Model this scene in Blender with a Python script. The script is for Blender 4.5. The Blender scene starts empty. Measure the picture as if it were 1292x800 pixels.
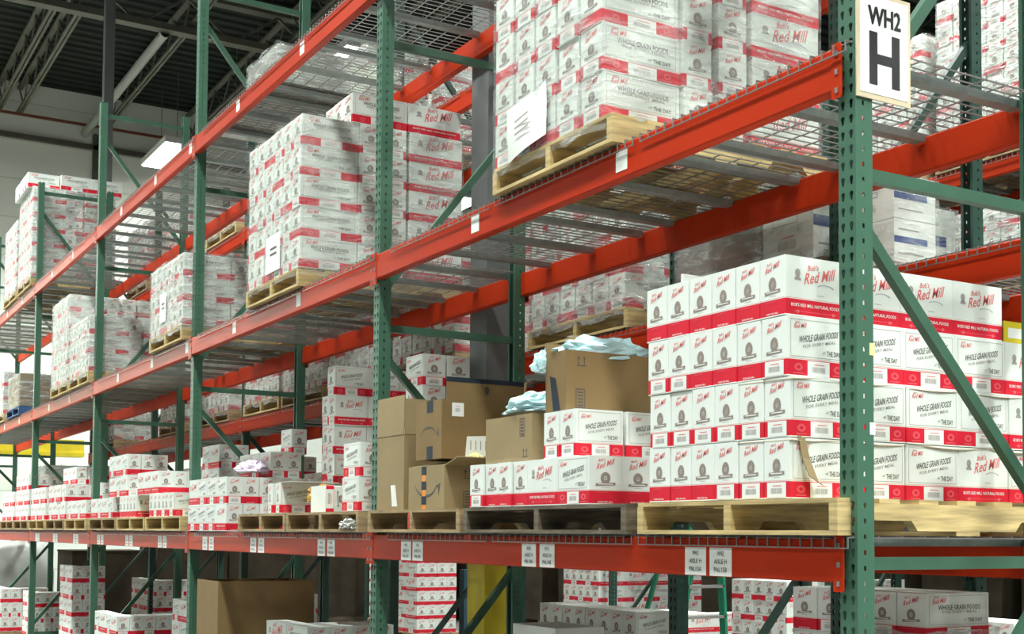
import bpy, math, random
from mathutils import Vector, Matrix
random.seed(7)
C = bpy.context.scene.collection
SC = bpy.context.scene

# ------------------------------------------------------------------ camera
cam_d = bpy.data.cameras.new('camera'); cam = bpy.data.objects.new('camera', cam_d); C.objects.link(cam)
CR = Vector((0.50714918, 0.8618278, 0.0072493)); CU = Vector((0.03382834, -0.0283099, 0.99902662))
CF = Vector((-0.86119414, 0.5064103, 0.04351154)); CP = Vector((2.9697, -3.015, 1.6115))
m = Matrix(((CR.x, CU.x, -CF.x, CP.x), (CR.y, CU.y, -CF.y, CP.y), (CR.z, CU.z, -CF.z, CP.z), (0, 0, 0, 1)))
cam.matrix_world = m
cam_d.sensor_width = 36.0; cam_d.lens = 1588.58 / 1292 * 36.0
cam_d.shift_y = (603.48 - 400) / 1292; cam_d.clip_end = 200
SC.camera = cam

# ------------------------------------------------------------------ world, exposure, ceiling lamps' light
SC.view_settings.view_transform = 'Standard'; SC.view_settings.look = 'None'
SC.view_settings.gamma = 1.0; SC.view_settings.use_curve_mapping = False
SC.view_settings.exposure = 0.02
w = bpy.data.worlds.new('hall_light'); SC.world = w; w.use_nodes = True
w.node_tree.nodes['Background'].inputs[0].default_value = (0.92, 1.0, 0.95, 1)
w.node_tree.nodes['Background'].inputs[1].default_value = 0.17
LAMP_W = 285.0            # watts of each fluorescent high-bay fixture
LAMP_COL = (0.94, 1.0, 0.95)
LAMP_Z = 9.2

# ------------------------------------------------------------------ materials
def newmat(name):
    mt = bpy.data.materials.new(name); mt.use_nodes = True
    nt = mt.node_tree; return mt, nt, nt.nodes, nt.links, nt.nodes['Principled BSDF']
def mat(name, col, rough=0.6, metal=0.0, var=0.0, scale=8.0, bump=0.0, spec=0.5, stretch=(1, 1, 1), coat=0.0, emit=None, col2=None):
    mt, nt, N, L, P = newmat(name)
    P.inputs['Base Color'].default_value = (*col, 1); P.inputs['Roughness'].default_value = rough
    P.inputs['Metallic'].default_value = metal; P.inputs['Specular IOR Level'].default_value = spec
    if coat: P.inputs['Coat Weight'].default_value = coat; P.inputs['Coat Roughness'].default_value = 0.25
    if emit: P.inputs['Emission Color'].default_value = (*emit[:3], 1); P.inputs['Emission Strength'].default_value = emit[3]
    if var or bump:
        tc = N.new('ShaderNodeTexCoord'); mp = N.new('ShaderNodeMapping'); mp.inputs['Scale'].default_value = stretch
        no = N.new('ShaderNodeTexNoise'); no.inputs['Scale'].default_value = scale; no.inputs['Detail'].default_value = 4
        L.new(tc.outputs['Object'], mp.inputs[0]); L.new(mp.outputs[0], no.inputs['Vector'])
        if var:
            mx = N.new('ShaderNodeMix'); mx.data_type = 'RGBA'
            c2 = col2 if col2 else tuple(max(0, c * (1 - var)) for c in col)
            c1 = tuple(min(1, c * (1 + var * 0.4)) for c in col) if not col2 else col
            mx.inputs[6].default_value = (*c2, 1); mx.inputs[7].default_value = (*c1, 1)
            rp = N.new('ShaderNodeMapRange'); rp.inputs[1].default_value = 0.35; rp.inputs[2].default_value = 0.65
            L.new(no.outputs['Fac'], rp.inputs[0]); L.new(rp.outputs[0], mx.inputs[0]); L.new(mx.outputs[2], P.inputs['Base Color'])
        if bump:
            bp = N.new('ShaderNodeBump'); bp.inputs['Strength'].default_value = bump; bp.inputs['Distance'].default_value = 0.01
            L.new(no.outputs['Fac'], bp.inputs['Height']); L.new(bp.outputs[0], P.inputs['Normal'])
    return mt
M = {}
M['white'] = mat('carton_white', (0.75, 0.79, 0.75), 0.65, spec=0.25, var=0.05, scale=5)
M['red'] = mat('carton_red', (0.66, 0.018, 0.040), 0.6, spec=0.2, var=0.08, scale=6)
M['redink'] = mat('red_ink', (0.70, 0.14, 0.14), 0.6)
M['bandink'] = mat('band_emblem_ink', (0.74, 0.09, 0.11), 0.55)
M['black'] = mat('sign_black', (0.012, 0.012, 0.014), 0.5)
M['darkwall'] = mat('gloom_darkened_wall', (0.16, 0.17, 0.16), 0.8, var=0.2, scale=2)  # dark tone stands in for the dim background, wall colour unknown
M['pink'] = mat('pale_red_ink', (0.76, 0.20, 0.20), 0.6)
M['dark'] = mat('dark_ink', (0.07, 0.06, 0.06), 0.6)
M['grey'] = mat('grey_ink', (0.33, 0.31, 0.29), 0.6)
M['brown'] = mat('wheel_ink', (0.27, 0.22, 0.19), 0.6)
M['label'] = mat('label_paper', (0.78, 0.80, 0.77), 0.5)
M['orange'] = mat('beam_orange', (0.44, 0.027, 0.0035), 0.40, var=0.10, scale=3, stretch=(.4, 1, 1), bump=0.04, spec=0.12)
M['orange2'] = mat('beam_bright_orange', (0.44, 0.028, 0.004), 0.5, spec=0.12, var=0.12, scale=3, stretch=(.4, 1, 1))
M['galv'] = mat('deck_grey_steel', (0.22, 0.25, 0.24), 0.4, metal=0.3, var=0.2, scale=14)
M['wire'] = mat('deck_wire', (0.26, 0.25, 0.24), 0.4, metal=0.6)
M['green'] = mat('brace_green', (0.045, 0.115, 0.075), 0.42, var=0.15, scale=4, spec=0.4)
M['wood'] = mat('pallet_pine', (0.56, 0.42, 0.19), 0.75, var=0.38, scale=3.0, stretch=(1.2, 1.2, 14), bump=0.25)
M['wood2'] = mat('pallet_aged', (0.38, 0.27, 0.14), 0.8, var=0.45, scale=3.0, stretch=(1.2, 1.2, 12), bump=0.3)
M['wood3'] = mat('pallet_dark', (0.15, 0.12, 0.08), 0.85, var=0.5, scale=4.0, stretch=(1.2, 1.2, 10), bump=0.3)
M['blue'] = mat('pallet_blue', (0.03, 0.09, 0.24), 0.6, var=0.3, scale=5)
M['redpaint'] = mat('red_paint', (0.5, 0.04, 0.02), 0.6)
M['kraft'] = mat('kraft_board', (0.215, 0.135, 0.05), 0.7, var=0.10, scale=4, bump=0.05)
M['kraft_pale'] = mat('pale_kraft_board', (0.29, 0.215, 0.105), 0.7, var=0.08, scale=4, bump=0.05)
M['slip'] = mat('slip_sheet', (0.62, 0.52, 0.36), 0.7, var=0.1, scale=6)
M['tape'] = mat('parcel_tape', (0.02, 0.03, 0.045), 0.55, spec=0.2)
M['tape2'] = mat('orange_print', (0.75, 0.25, 0.03), 0.4)
M['yellow'] = mat('yellow_paint', (0.62, 0.50, 0.02), 0.5, var=0.15, scale=3)
M['yellow2'] = mat('sticker_yellow', (0.75, 0.66, 0.30), 0.5)
M['colgrey'] = mat('column_grey', (0.12, 0.13, 0.13), 0.55, var=0.1, scale=3)
M['ladder'] = mat('ladder_green', (0.012, 0.22, 0.12), 0.45)
M['alu'] = mat('aluminium', (0.6, 0.6, 0.6), 0.35, metal=0.9)
M['bag_blue'] = mat('pale_blue_plastic', (0.50, 0.73, 0.78), 0.22, var=0.12, scale=9, bump=0.4)
M['bag_lilac'] = mat('lilac_plastic', (0.72, 0.62, 0.76), 0.3, var=0.1, scale=9, bump=0.4)
M['amber'] = mat('yellow_grain_bag', (0.65, 0.38, 0.08), 0.3, var=0.4, scale=20)
M['lampglow'] = mat('lamp_lens', (0.9, 0.95, 0.9), 0.4, emit=(0.95, 1.0, 0.92, 9.0))
M['lampbody'] = mat('lamp_housing', (0.6, 0.6, 0.6), 0.5)
M['joist'] = mat('joist_paint', (0.085, 0.085, 0.065), 0.7, var=0.15, scale=3)
M['duct'] = mat('duct_grey', (0.2, 0.215, 0.2), 0.5)
M['silver'] = mat('silver_film', (0.42, 0.42, 0.38), 0.22, metal=0.55, var=0.3, scale=3, stretch=(1, 1, .25), bump=0.5)
M['deepblue'] = mat('blue_print', (0.03, 0.07, 0.24), 0.5)
M['rust'] = mat('rust_pipe', (0.16, 0.05, 0.022), 0.6)
M['filler'] = mat('shade_filler', (0.045, 0.036, 0.025), 0.8, spec=0.1, var=0.3, scale=3)  # near-black colour stands in for the unlit depth behind the racks
M['bluecart'] = mat('teal_cart_paint', (0.02, 0.07, 0.10), 0.5)
M['greytank'] = mat('bulk_bag_grey', (0.34, 0.35, 0.33), 0.5, var=0.3, scale=2.5, bump=0.3)

def film_mat(name, dens, rough=0.13):
    mt, nt, N, L, P = newmat(name)
    P.inputs['Base Color'].default_value = (0.52, 0.54, 0.53, 1); P.inputs['Roughness'].default_value = rough
    P.inputs['Specular IOR Level'].default_value = 0.9
    tr = N.new('ShaderNodeBsdfTransparent'); tr.inputs[0].default_value = (0.97, 0.98, 0.97, 1)
    mx = N.new('ShaderNodeMixShader'); out = N['Material Output']
    tc = N.new('ShaderNodeTexCoord'); mp = N.new('ShaderNodeMapping'); mp.inputs['Scale'].default_value = (1.5, 1.5, 6)
    mp.inputs['Rotation'].default_value = (0.15, 0.2, 0)
    no = N.new('ShaderNodeTexNoise'); no.inputs['Scale'].default_value = 3.2; no.inputs['Detail'].default_value = 6; no.inputs['Distortion'].default_value = 1.2
    L.new(tc.outputs['Object'], mp.inputs[0]); L.new(mp.outputs[0], no.inputs['Vector'])
    rp = N.new('ShaderNodeMapRange'); rp.inputs[1].default_value = 0.42; rp.inputs[2].default_value = 0.74
    rp.inputs[3].default_value = dens * 0.55; rp.inputs[4].default_value = min(1, dens * 2.3)
    L.new(no.outputs['Fac'], rp.inputs[0]); L.new(rp.outputs[0], mx.inputs[0])
    bp = N.new('ShaderNodeBump'); bp.inputs['Strength'].default_value = 0.9; bp.inputs['Distance'].default_value = 0.03
    L.new(no.outputs['Fac'], bp.inputs['Height']); L.new(bp.outputs[0], P.inputs['Normal'])
    L.new(tr.outputs[0], mx.inputs[1]); L.new(P.outputs[0], mx.inputs[2]); L.new(mx.outputs[0], out.inputs['Surface'])
    return mt
M['film'] = film_mat('stretch_film', 0.34)
M['film_thin'] = film_mat('thin_stretch_film', 0.22)

def post_mat(name, col, axis):
    """painted steel with punched holes: axis 'x' = teardrops in two columns on the front web, 'y' = small slots down the flange"""
    mt, nt, N, L, P = newmat(name)
    P.inputs['Base Color'].default_value = (*col, 1); P.inputs['Roughness'].default_value = 0.42; P.inputs['Specular IOR Level'].default_value = 0.4
    tc = N.new('ShaderNodeTexCoord'); sp = N.new('ShaderNodeSeparateXYZ'); L.new(tc.outputs['Object'], sp.inputs[0])
    def mth(op, a, b=None):
        n = N.new('ShaderNodeMath'); n.operation = op
        for i, v in ((0, a), (1, b)):
            if v is None: continue
            if isinstance(v, (int, float)): n.inputs[i].default_value = v
            else: L.new(v, n.inputs[i])
        return n.outputs[0]
    pitch = 0.0508
    zz = mth('SUBTRACT', mth('MULTIPLY', mth('FRACT', mth('DIVIDE', mth('ADD', sp.outputs['Z'], 10.0), pitch)), pitch), pitch / 2)
    if axis == 'x':
        xx = mth('SUBTRACT', mth('ABSOLUTE', sp.outputs['X']), 0.0185)
        up = mth('LESS_THAN', mth('ADD', mth('POWER', xx, 2.0), mth('POWER', mth('SUBTRACT', zz, 0.005), 2.0)), 0.0085 ** 2)
        lo = mth('MULTIPLY', mth('LESS_THAN', mth('ABSOLUTE', xx), mth('ADD', mth('MULTIPLY', zz, 0.18), 0.0068)),
                 mth('MULTIPLY', mth('LESS_THAN', zz, 0.005), mth('GREATER_THAN', zz, -0.016)))
        hole = mth('MAXIMUM', up, lo)
    else:
        yy = mth('SUBTRACT', sp.outputs['Y'], 0.034)
        hole = mth('MULTIPLY', mth('LESS_THAN', mth('ABSOLUTE', yy), 0.0048), mth('LESS_THAN', mth('ABSOLUTE', zz), 0.0075))
    tr = N.new('ShaderNodeBsdfTransparent'); mx = N.new('ShaderNodeMixShader')
    L.new(hole, mx.inputs[0]); L.new(P.outputs[0], mx.inputs[1]); L.new(tr.outputs[0], mx.inputs[2])
    L.new(mx.outputs[0], N['Material Output'].inputs['Surface'])
    no = N.new('ShaderNodeTexNoise'); no.inputs['Scale'].default_value = 5; L.new(tc.outputs['Object'], no.inputs['Vector'])
    cm = N.new('ShaderNodeMix'); cm.data_type = 'RGBA'; cm.inputs[6].default_value = (*[c * .85 for c in col], 1); cm.inputs[7].default_value = (*[c * 1.15 for c in col], 1)
    L.new(no.outputs['Fac'], cm.inputs[0]); L.new(cm.outputs[2], P.inputs['Base Color'])
    return mt
GREEN = (0.050, 0.130, 0.085)
M['postx'] = post_mat('post_green_teardrops', GREEN, 'x'); M['posty'] = post_mat('post_green_slots', GREEN, 'y')
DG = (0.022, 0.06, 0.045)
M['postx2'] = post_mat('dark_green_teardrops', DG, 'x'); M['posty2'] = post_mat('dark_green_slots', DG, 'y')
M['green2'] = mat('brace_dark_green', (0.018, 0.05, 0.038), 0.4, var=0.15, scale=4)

def brick_mat():
    mt, nt, N, L, P = newmat('painted_block_wall'); P.inputs['Roughness'].default_value = 0.8
    tc = N.new('ShaderNodeTexCoord'); mp = N.new('ShaderNodeMapping'); mp.inputs['Rotation'].default_value = (math.radians(90), 0, math.radians(90))
    br = N.new('ShaderNodeTexBrick'); br.inputs['Color1'].default_value = (0.80, 0.84, 0.78, 1); br.inputs['Color2'].default_value = (0.77, 0.81, 0.75, 1)
    br.inputs['Mortar'].default_value = (0.60, 0.63, 0.58, 1); br.inputs['Scale'].default_value = 1.0
    br.inputs['Brick Width'].default_value = 0.8; br.inputs['Row Height'].default_value = 0.4; br.inputs['Mortar Size'].default_value = 0.012
    L.new(tc.outputs['Object'], mp.inputs[0]); L.new(mp.outputs[0], br.inputs['Vector']); L.new(br.outputs['Color'], P.inputs['Base Color'])
    return mt
M['wall'] = brick_mat()
def deck_mat():
    mt, nt, N, L, P = newmat('roof_deck'); P.inputs['Roughness'].default_value = 0.7; P.inputs['Specular IOR Level'].default_value = 0.05
    tc = N.new('ShaderNodeTexCoord'); wv = N.new('ShaderNodeTexWave'); wv.bands_direction = 'X'; wv.inputs['Scale'].default_value = 1.05
    cr = N.new('ShaderNodeMapRange'); cr.inputs[1].default_value = .2; cr.inputs[2].default_value = .8
    mx = N.new('ShaderNodeMix'); mx.data_type = 'RGBA'; mx.inputs[6].default_value = (0.008, 0.010, 0.009, 1); mx.inputs[7].default_value = (0.026, 0.032, 0.028, 1)
    L.new(tc.outputs['Object'], wv.inputs['Vector']); L.new(wv.outputs['Fac'], cr.inputs[0]); L.new(cr.outputs[0], mx.inputs[0]); L.new(mx.outputs[2], P.inputs['Base Color'])
    bp = N.new('ShaderNodeBump'); bp.inputs['Distance'].default_value = 0.05; L.new(wv.outputs['Fac'], bp.inputs['Height']); L.new(bp.outputs[0], P.inputs['Normal'])
    return mt
M['roof'] = deck_mat()
M['floor'] = mat('concrete', (0.17, 0.17, 0.16), 0.5, var=0.15, scale=1.2)

# ------------------------------------------------------------------ mesh builder
_glyph = {}
RES = [2]
def glyphs(s):
    key = (s, RES[0])
    if key in _glyph: return _glyph[key]
    cu = bpy.data.curves.new('t', 'FONT'); cu.body = s; cu.size = 1.0; cu.resolution_u = RES[0]; cu.fill_mode = 'FRONT'; cu.offset = 0.012
    ob = bpy.data.objects.new('t', cu); C.objects.link(ob)
    dg = bpy.context.evaluated_depsgraph_get(); me = bpy.data.meshes.new_from_object(ob.evaluated_get(dg))
    vs = [(v.co.x, v.co.y) for v in me.vertices]; fs = [tuple(p.vertices) for p in me.polygons]
    bpy.data.objects.remove(ob); bpy.data.curves.remove(cu); bpy.data.meshes.remove(me)
    x0 = min(v[0] for v in vs); x1 = max(v[0] for v in vs); y0 = min(v[1] for v in vs); y1 = max(v[1] for v in vs)
    vs = [((x - x0) / (x1 - x0) - .5, (y - y0) / (y1 - y0) - .5) for x, y in vs]
    _glyph[key] = (vs, fs, (x1 - x0) / (y1 - y0)); return _glyph[key]

class MB:
    def __init__(self): self.v = []; self.f = []; self.m = []; self.mats = []; self.frame = None
    def mi(self, name):
        if name not in self.mats: self.mats.append(name)
        return self.mats.index(name)
    def add(self, vs, fs, mat):
        n = len(self.v); self.v += [tuple(v) for v in vs]; k = self.mi(mat)
        for f in fs: self.f.append(tuple(i + n for i in f)); self.m.append(k)
    def box(self, a, b, mat):
        x0, y0, z0 = a; x1, y1, z1 = b
        vs = [(x0, y0, z0), (x1, y0, z0), (x1, y1, z0), (x0, y1, z0), (x0, y0, z1), (x1, y0, z1), (x1, y1, z1), (x0, y1, z1)]
        self.add(vs, [(0, 3, 2, 1), (4, 5, 6, 7), (0, 1, 5, 4), (1, 2, 6, 5), (2, 3, 7, 6), (3, 0, 4, 7)], mat)
    def bar(self, p, q, wd, ht, mat, up=(0, 0, 1)):
        p = Vector(p); q = Vector(q); d = (q - p).normalized(); u = Vector(up)
        if abs(d.dot(u)) > .99: u = Vector((1, 0, 0))
        s = d.cross(u).normalized(); t = s.cross(d).normalized()
        vs = []
        for o in (p, q):
            for a, b in ((-1, -1), (1, -1), (1, 1), (-1, 1)): vs.append(o + s * a * wd / 2 + t * b * ht / 2)
        self.add(vs, [(0, 3, 2, 1), (4, 5, 6, 7), (0, 1, 5, 4), (1, 2, 6, 5), (2, 3, 7, 6), (3, 0, 4, 7)], mat)
    def prism(self, pts, axis_vec, mat, origin=(0, 0, 0), U=(1, 0, 0), V=(0, 0, 1)):
        """extrude polygon pts (u,v) along axis_vec"""
        o = Vector(origin); U = Vector(U); V = Vector(V); A = Vector(axis_vec); n = len(pts)
        a = [o + U * u + V * v for u, v in pts]; b = [p + A for p in a]
        self.add(a + b, [tuple(range(n)), tuple(reversed(range(n, 2 * n)))] + [(i, i + n, (i + 1) % n + n, (i + 1) % n) for i in range(n)], mat)
    # ---- flat print on a face: frame = (origin, U, V, normal)
    def setf(self, o, U, V):
        U = Vector(U); V = Vector(V); self.fr = (Vector(o), U, V, U.cross(V))
    def P(self, u, v, off): o, U, V, Nn = self.fr; return o + U * u + V * v + Nn * off
    def rect(self, u0, v0, u1, v1, mat, off=.0006):
        self.add([self.P(u0, v0, off), self.P(u1, v0, off), self.P(u1, v1, off), self.P(u0, v1, off)], [(0, 1, 2, 3)], mat)
    def poly(self, pts, mat, off=.0006):
        self.add([self.P(u, v, off) for u, v in pts], [tuple(range(len(pts)))], mat)
    def text(self, s, u, v, h, mat, off=.0009, w=None, slope=0.0, shear=0.0, squash=1.0):
        vs, fs, asp = glyphs(s); W = w if w else h * asp * squash
        self.add([self.P(u + x * W + (y * h * shear), v + y * h + x * W * slope, off) for x, y in vs], fs, mat)
    def ring(self, u, v, ru, rv, k, mat, off=.0008, n=16, a0=0, a1=2 * math.pi):
        vs = []
        for i in range(n + 1):
            a = a0 + (a1 - a0) * i / n
            vs.append(self.P(u + ru * math.cos(a), v + rv * math.sin(a), off)); vs.append(self.P(u + ru * k * math.cos(a), v + rv * k * math.sin(a), off))
        self.add(vs, [(2 * i, 2 * i + 2, 2 * i + 3, 2 * i + 1) for i in range(n)], mat)
    def frame_lines(self, u0, v0, u1, v1, t, mat, off=.0006):
        self.rect(u0, v0, u1, v0 + t, mat, off); self.rect(u0, v1 - t, u1, v1, mat, off)
        self.rect(u0, v0 + t, u0 + t, v1 - t, mat, off); self.rect(u1 - t, v0 + t, u1, v1 - t, mat, off)
    def mesh(self, name, smooth=False):
        me = bpy.data.meshes.new(name); me.from_pydata(self.v, [], self.f)
        for k in self.mats: me.materials.append(M[k])
        me.polygons.foreach_set('material_index', self.m)
        if smooth: me.polygons.foreach_set('use_smooth', [True] * len(self.f))
        me.update(); return me
def obj(name, mb, parent=None, loc=None, rz=0, smooth=False):
    me = mb.mesh(name, smooth) if isinstance(mb, MB) else mb
    o = bpy.data.objects.new(name, me); C.objects.link(o)
    if parent: o.parent = parent
    if loc: o.location = loc
    if rz: o.rotation_euler[2] = rz
    return o
def tag(o, label=None, cat=None, group=None, kind=None):
    if label: o['label'] = label
    if cat: o['category'] = cat
    if group: o['group'] = group
    if kind: o['kind'] = kind
    return o
def empty(name, loc, label, cat, group=None, rz=0):
    o = bpy.data.objects.new(name, None); C.objects.link(o); o.location = loc; o.rotation_euler[2] = rz; o.empty_display_size = .1
    return tag(o, label, cat, group)
def at(px, py, axis, val):
    d = CF + CR * ((px - 646) / 1588.58) - CU * ((py - 603.48) / 1588.58)
    k = 'xyz'.index(axis); t = (val - CP[k]) / d[k]; return CP + d * t
ORD = ['first', 'second', 'third', 'fourth', 'fifth', 'sixth', 'seventh', 'eighth', 'ninth', 'tenth', 'eleventh', 'twelfth', 'thirteenth', 'fourteenth', 'fifteenth']

# ------------------------------------------------------------------ the hall
XW, YB, XE, YS, HC = -24.2, 20.0, 14.0, -14.0, 10.8
def structure(name, a, b, m):
    g = MB(); g.box(a, b, m); o = obj(name, g); o['kind'] = 'structure'; return o
structure('floor', (XW, YS, -.2), (XE, YB, 0), 'floor')
structure('wall_left', (XW - .3, YS, 0), (XW, YB, HC), 'wall')
structure('wall_back', (XW, YB, 0), (XE, YB + .3, HC), 'darkwall')
structure('ceiling', (XW - .3, YS, HC), (XE, YB + .3, HC + .2), 'roof')
structure('trim_1', (XW, YS, 9.62), (XW + .10, YB, 9.72), 'joist')

def joist(x0, x1, y, z, label, duct=False):
    g = MB(); d = 0.5
    for s in (-1, 1):
        g.box((x0, y + s * .035 - .022, z), (x1, y + s * .035 + .022, z + .045), 'joist')
    g.box((x0, y - .05, z + d), (x1, y + .05, z + d + .05), 'joist')
    n = int((x1 - x0) / .5)
    for i in range(n):
        a = x0 + (x1 - x0) * i / n; b = x0 + (x1 - x0) * (i + 1) / n
        g.bar((a, y, z + .02 if i % 2 else z + d), (b, y, z + d if i % 2 else z + .02), .025, .025, 'joist')
    return tag(obj('roof_joist', g), label, 'joist', 'roof joists')
JY = [-3.2, -1.5, 0.75, 1.15, 2.9, 4.6, 6.3, 8.0, 9.7, 11.4]
for i, y in enumerate(JY):
    joist(XW, -18.0, y, 10.15, 'dark open-web roof joist running to the end wall, %s from left' % ORD[i])
    joist(-17.7, -11.6, y, 10.15, 'dark roof joist nearer than the far girder, %s from left' % ORD[i])
def girder(x, label):
    g = MB(); g.box((x - .1, YS, 9.95), (x + .1, YB, 9.99), 'joist'); g.box((x - .1, YS, 10.6), (x + .1, YB, 10.65), 'joist')
    g.box((x - .1, YS, 9.99), (x - .085, YB, 10.06), 'joist'); g.box((x + .085, YS, 9.99), (x + .1, YB, 10.06), 'joist')
    y = YS
    while y < YB - 1:
        g.bar((x, y, 10.0), (x, y + .8, 10.6), .04, .04, 'joist'); g.bar((x, y + .8, 10.6), (x, y + 1.6, 10.0), .04, .04, 'joist'); y += 1.6
    return tag(obj('roof_girder', g), label, 'girder', 'roof girders')
girder(-17.85, 'dark trussed roof girder crossing behind the tall grey building column')
girder(-11.5, 'dark trussed roof girder nearer the aisle, above the racks')
g = MB()
for i in range(12):
    a0 = 2 * math.pi * i / 12; a1 = 2 * math.pi * (i + 1) / 12; r = .08
    g.add([(XW, 2.45 + r * math.cos(a0), 9.95 + r * math.sin(a0)), (XW, 2.45 + r * math.cos(a1), 9.95 + r * math.sin(a1)),
           (-17.9, 2.45 + r * math.cos(a1), 9.95 + r * math.sin(a1)), (-17.9, 2.45 + r * math.cos(a0), 9.95 + r * math.sin(a0))], [(0, 1, 2, 3)], 'duct')
tag(obj('overhead_pipe', g, smooth=True), 'pale grey round pipe hung under the roof by the end wall', 'pipe')
g = MB(); g.bar((-23.9, -6, 10.05), (-23.9, 10, 10.05), .05, .05, 'rust')
tag(obj('sprinkler_pipe', g), 'thin rust-coloured sprinkler pipe under the roof near the end wall', 'pipe')
g = MB(); g.box((-24.2, 2.62, 8.6), (-24.1, 2.92, 9.95), 'joist')
tag(obj('hanging_bracket', g), 'dark flat bracket hanging down the end wall below the roof joists', 'bracket')

def lamp(x, y, label, group, k=1.0):
    e = empty('ceiling_lamp', (x, y, LAMP_Z), label, 'lamp', group)  # shared by the hall fixtures and the added fill lights
    g = MB(); g.box((-.95, -.33, .02), (.95, .33, .14), 'lampbody'); obj('lamp_housing', g, e)
    g = MB(); g.box((-.92, -.30, .0), (.92, .30, .018), 'lampglow'); obj('lamp_lens', g, e)
    g = MB()
    for s in (-.6, .6): g.bar((s, 0, .14), (s, 0, HC - LAMP_Z), .01, .01, 'joist')
    obj('hanger_wire', g, e)
    ld = bpy.data.lights.new('lamp_light', 'AREA'); ld.shape = 'RECTANGLE'; ld.size = 1.8; ld.size_y = .58
    ld.energy = LAMP_W * k; ld.spread = math.radians(125); ld.color = LAMP_COL
    lo = bpy.data.objects.new('lamp_light', ld); C.objects.link(lo); lo.location = (0, 0, -.02); lo.parent = e
for i in range(9):
    x = -22.9 + 3.67 * i
    lamp([-22.4, -19.2, -16.0][i] if i < 3 else x + 1.6, [3.75, 4.3, 4.85][i] if i < 3 else 5.1, '%s long fluorescent lamp from the end wall, over the aisle behind the racks' % ORD[i], 'lamps over the rear aisle')
    lamp(x + (.7 if i == 0 else 1.6), -1.9, '%s long fluorescent lamp from the end wall, over the front aisle' % ORD[i], 'lamps over the front aisle')
    lamp(x + .6, -7.2, '%s added fill light from the end wall, unseen behind the viewer' % ORD[i], 'fill lights added behind the viewer', .35)  # added row, side fill for the racks and end wall
    if i % 2 == 0: lamp(x, 10.5, '%s long fluorescent lamp from the end wall, beyond the third rack row' % ORD[i], 'lamps beyond the third row')

n_ = 0
for x_ in (4.6, 7.8):  # invented lights that brighten the right-hand faces
    for y_ in (1.2, 5.0):
        lamp(x_, y_, '%s long fluorescent lamp over the open floor past the rack ends' % ORD[n_], 'fill lights added past the rack ends', 1.1); n_ += 1
for y_, t_ in ((-3.9, 'nearer'), (-5.6, 'farther')):  # added out of view to lift the lower end wall
    lamp(-22.4, y_, 'added unseen fill light close to the end wall, the one %s to the racks' % t_, 'fill lights added along the end wall', 2.6)

def column(x, y, label, c=.115):
    g = MB(); g.box((x - c, y - c, 1.5), (x + c, y + c, 10.0), 'colgrey')
    e = empty('building_column', (0, 0, 0), label, 'column'); obj('column_shaft', g, e)
    g = MB(); g.box((x - c - .002, y - c - .002, .02), (x + c + .002, y + c + .002, 1.5), 'yellow'); g.box((x - .2, y - .2, 0), (x + .2, y + .2, .02), 'colgrey')
    o = obj('column_base', g, e); o['label'] = 'yellow-painted lower shaft'
column(-4.37, 1.145, 'thick dark grey steel building column with yellow base between the rack rows')
column(-16.3, 1.19, 'tall thin-looking dark building column near the end wall', .07)
g = MB(); g.box((-23.6, -6.0, 3.16), (-23.3, 2.4, 3.42), 'yellow'); g.box((-23.65, -6, 3.08), (-23.25, 2.4, 3.16), 'yellow')
tag(obj('yellow_beam', g), 'long bright yellow steel beam in front of the end wall', 'beam')

# ------------------------------------------------------------------ racking
S = 3.734
TOP2, TOP3, TOP4, BH = 1.60, 3.225, 4.935, 0.143
def post_mesh(h, mx, my):
    g = MB(); t = .0028
    g.box((-.038, 0, 0), (.038, t, h), mx)
    g.box((-.038, t, 0), (-.038 + t, .076, h), my); g.box((.038 - t, t, 0), (.038, .076, h), my)
    g.box((-.038 + t, .076 - t, 0), (-.022, .076, h), 'green' if mx == 'postx' else 'green2'); g.box((.022, .076 - t, 0), (.038 - t, .076, h), 'green' if mx == 'postx' else 'green2')
    return g.mesh('post')
FRAME_M = {}
def rack_frame(x, y, D, h, label, group, dark=False):
    key = (D, h, dark)
    mx, my, gm = ('postx2', 'posty2', 'green2') if dark else ('postx', 'posty', 'green')
    if key not in FRAME_M:
        pm = post_mesh(h, mx, my); fp = MB(); fp.box((-.07, -.03, 0), (.07, .11, .008), gm); fm = fp.mesh('foot_plate')
        hs = []
        for z in (.22, 1.52, 2.805, 4.50, 6.20):
            if z > h: continue
            b = MB(); b.box((-.0175, .06, z - .021), (.0175, D - .06, z + .021), gm); hs.append(b.mesh('strut'))
        ds = []
        for z0, z1 in ((.34, 1.38), (2.64, 1.74), (3.04, 4.15), (5.93, 4.85)):
            if max(z0, z1) > h: continue
            b = MB(); b.bar((0, .055, z0), (0, D - .055, z1), .032, .04, gm); ds.append(b.mesh('brace'))
        FRAME_M[key] = (pm, fm, hs, ds)
    pm, fm, hs, ds = FRAME_M[key]
    e = empty('rack_frame', (x, y, 0), label, 'rack frame', group)
    p1 = obj('post', pm, e); obj('foot_plate', fm, p1)
    o = obj('post', pm, e, (0, D, 0)); o.rotation_euler[2] = math.pi; obj('foot_plate', fm, o)
    for q in hs: obj('strut', q, e)
    for q in ds: obj('brace', q, e)
    return e
BEAM_M = {}
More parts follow.
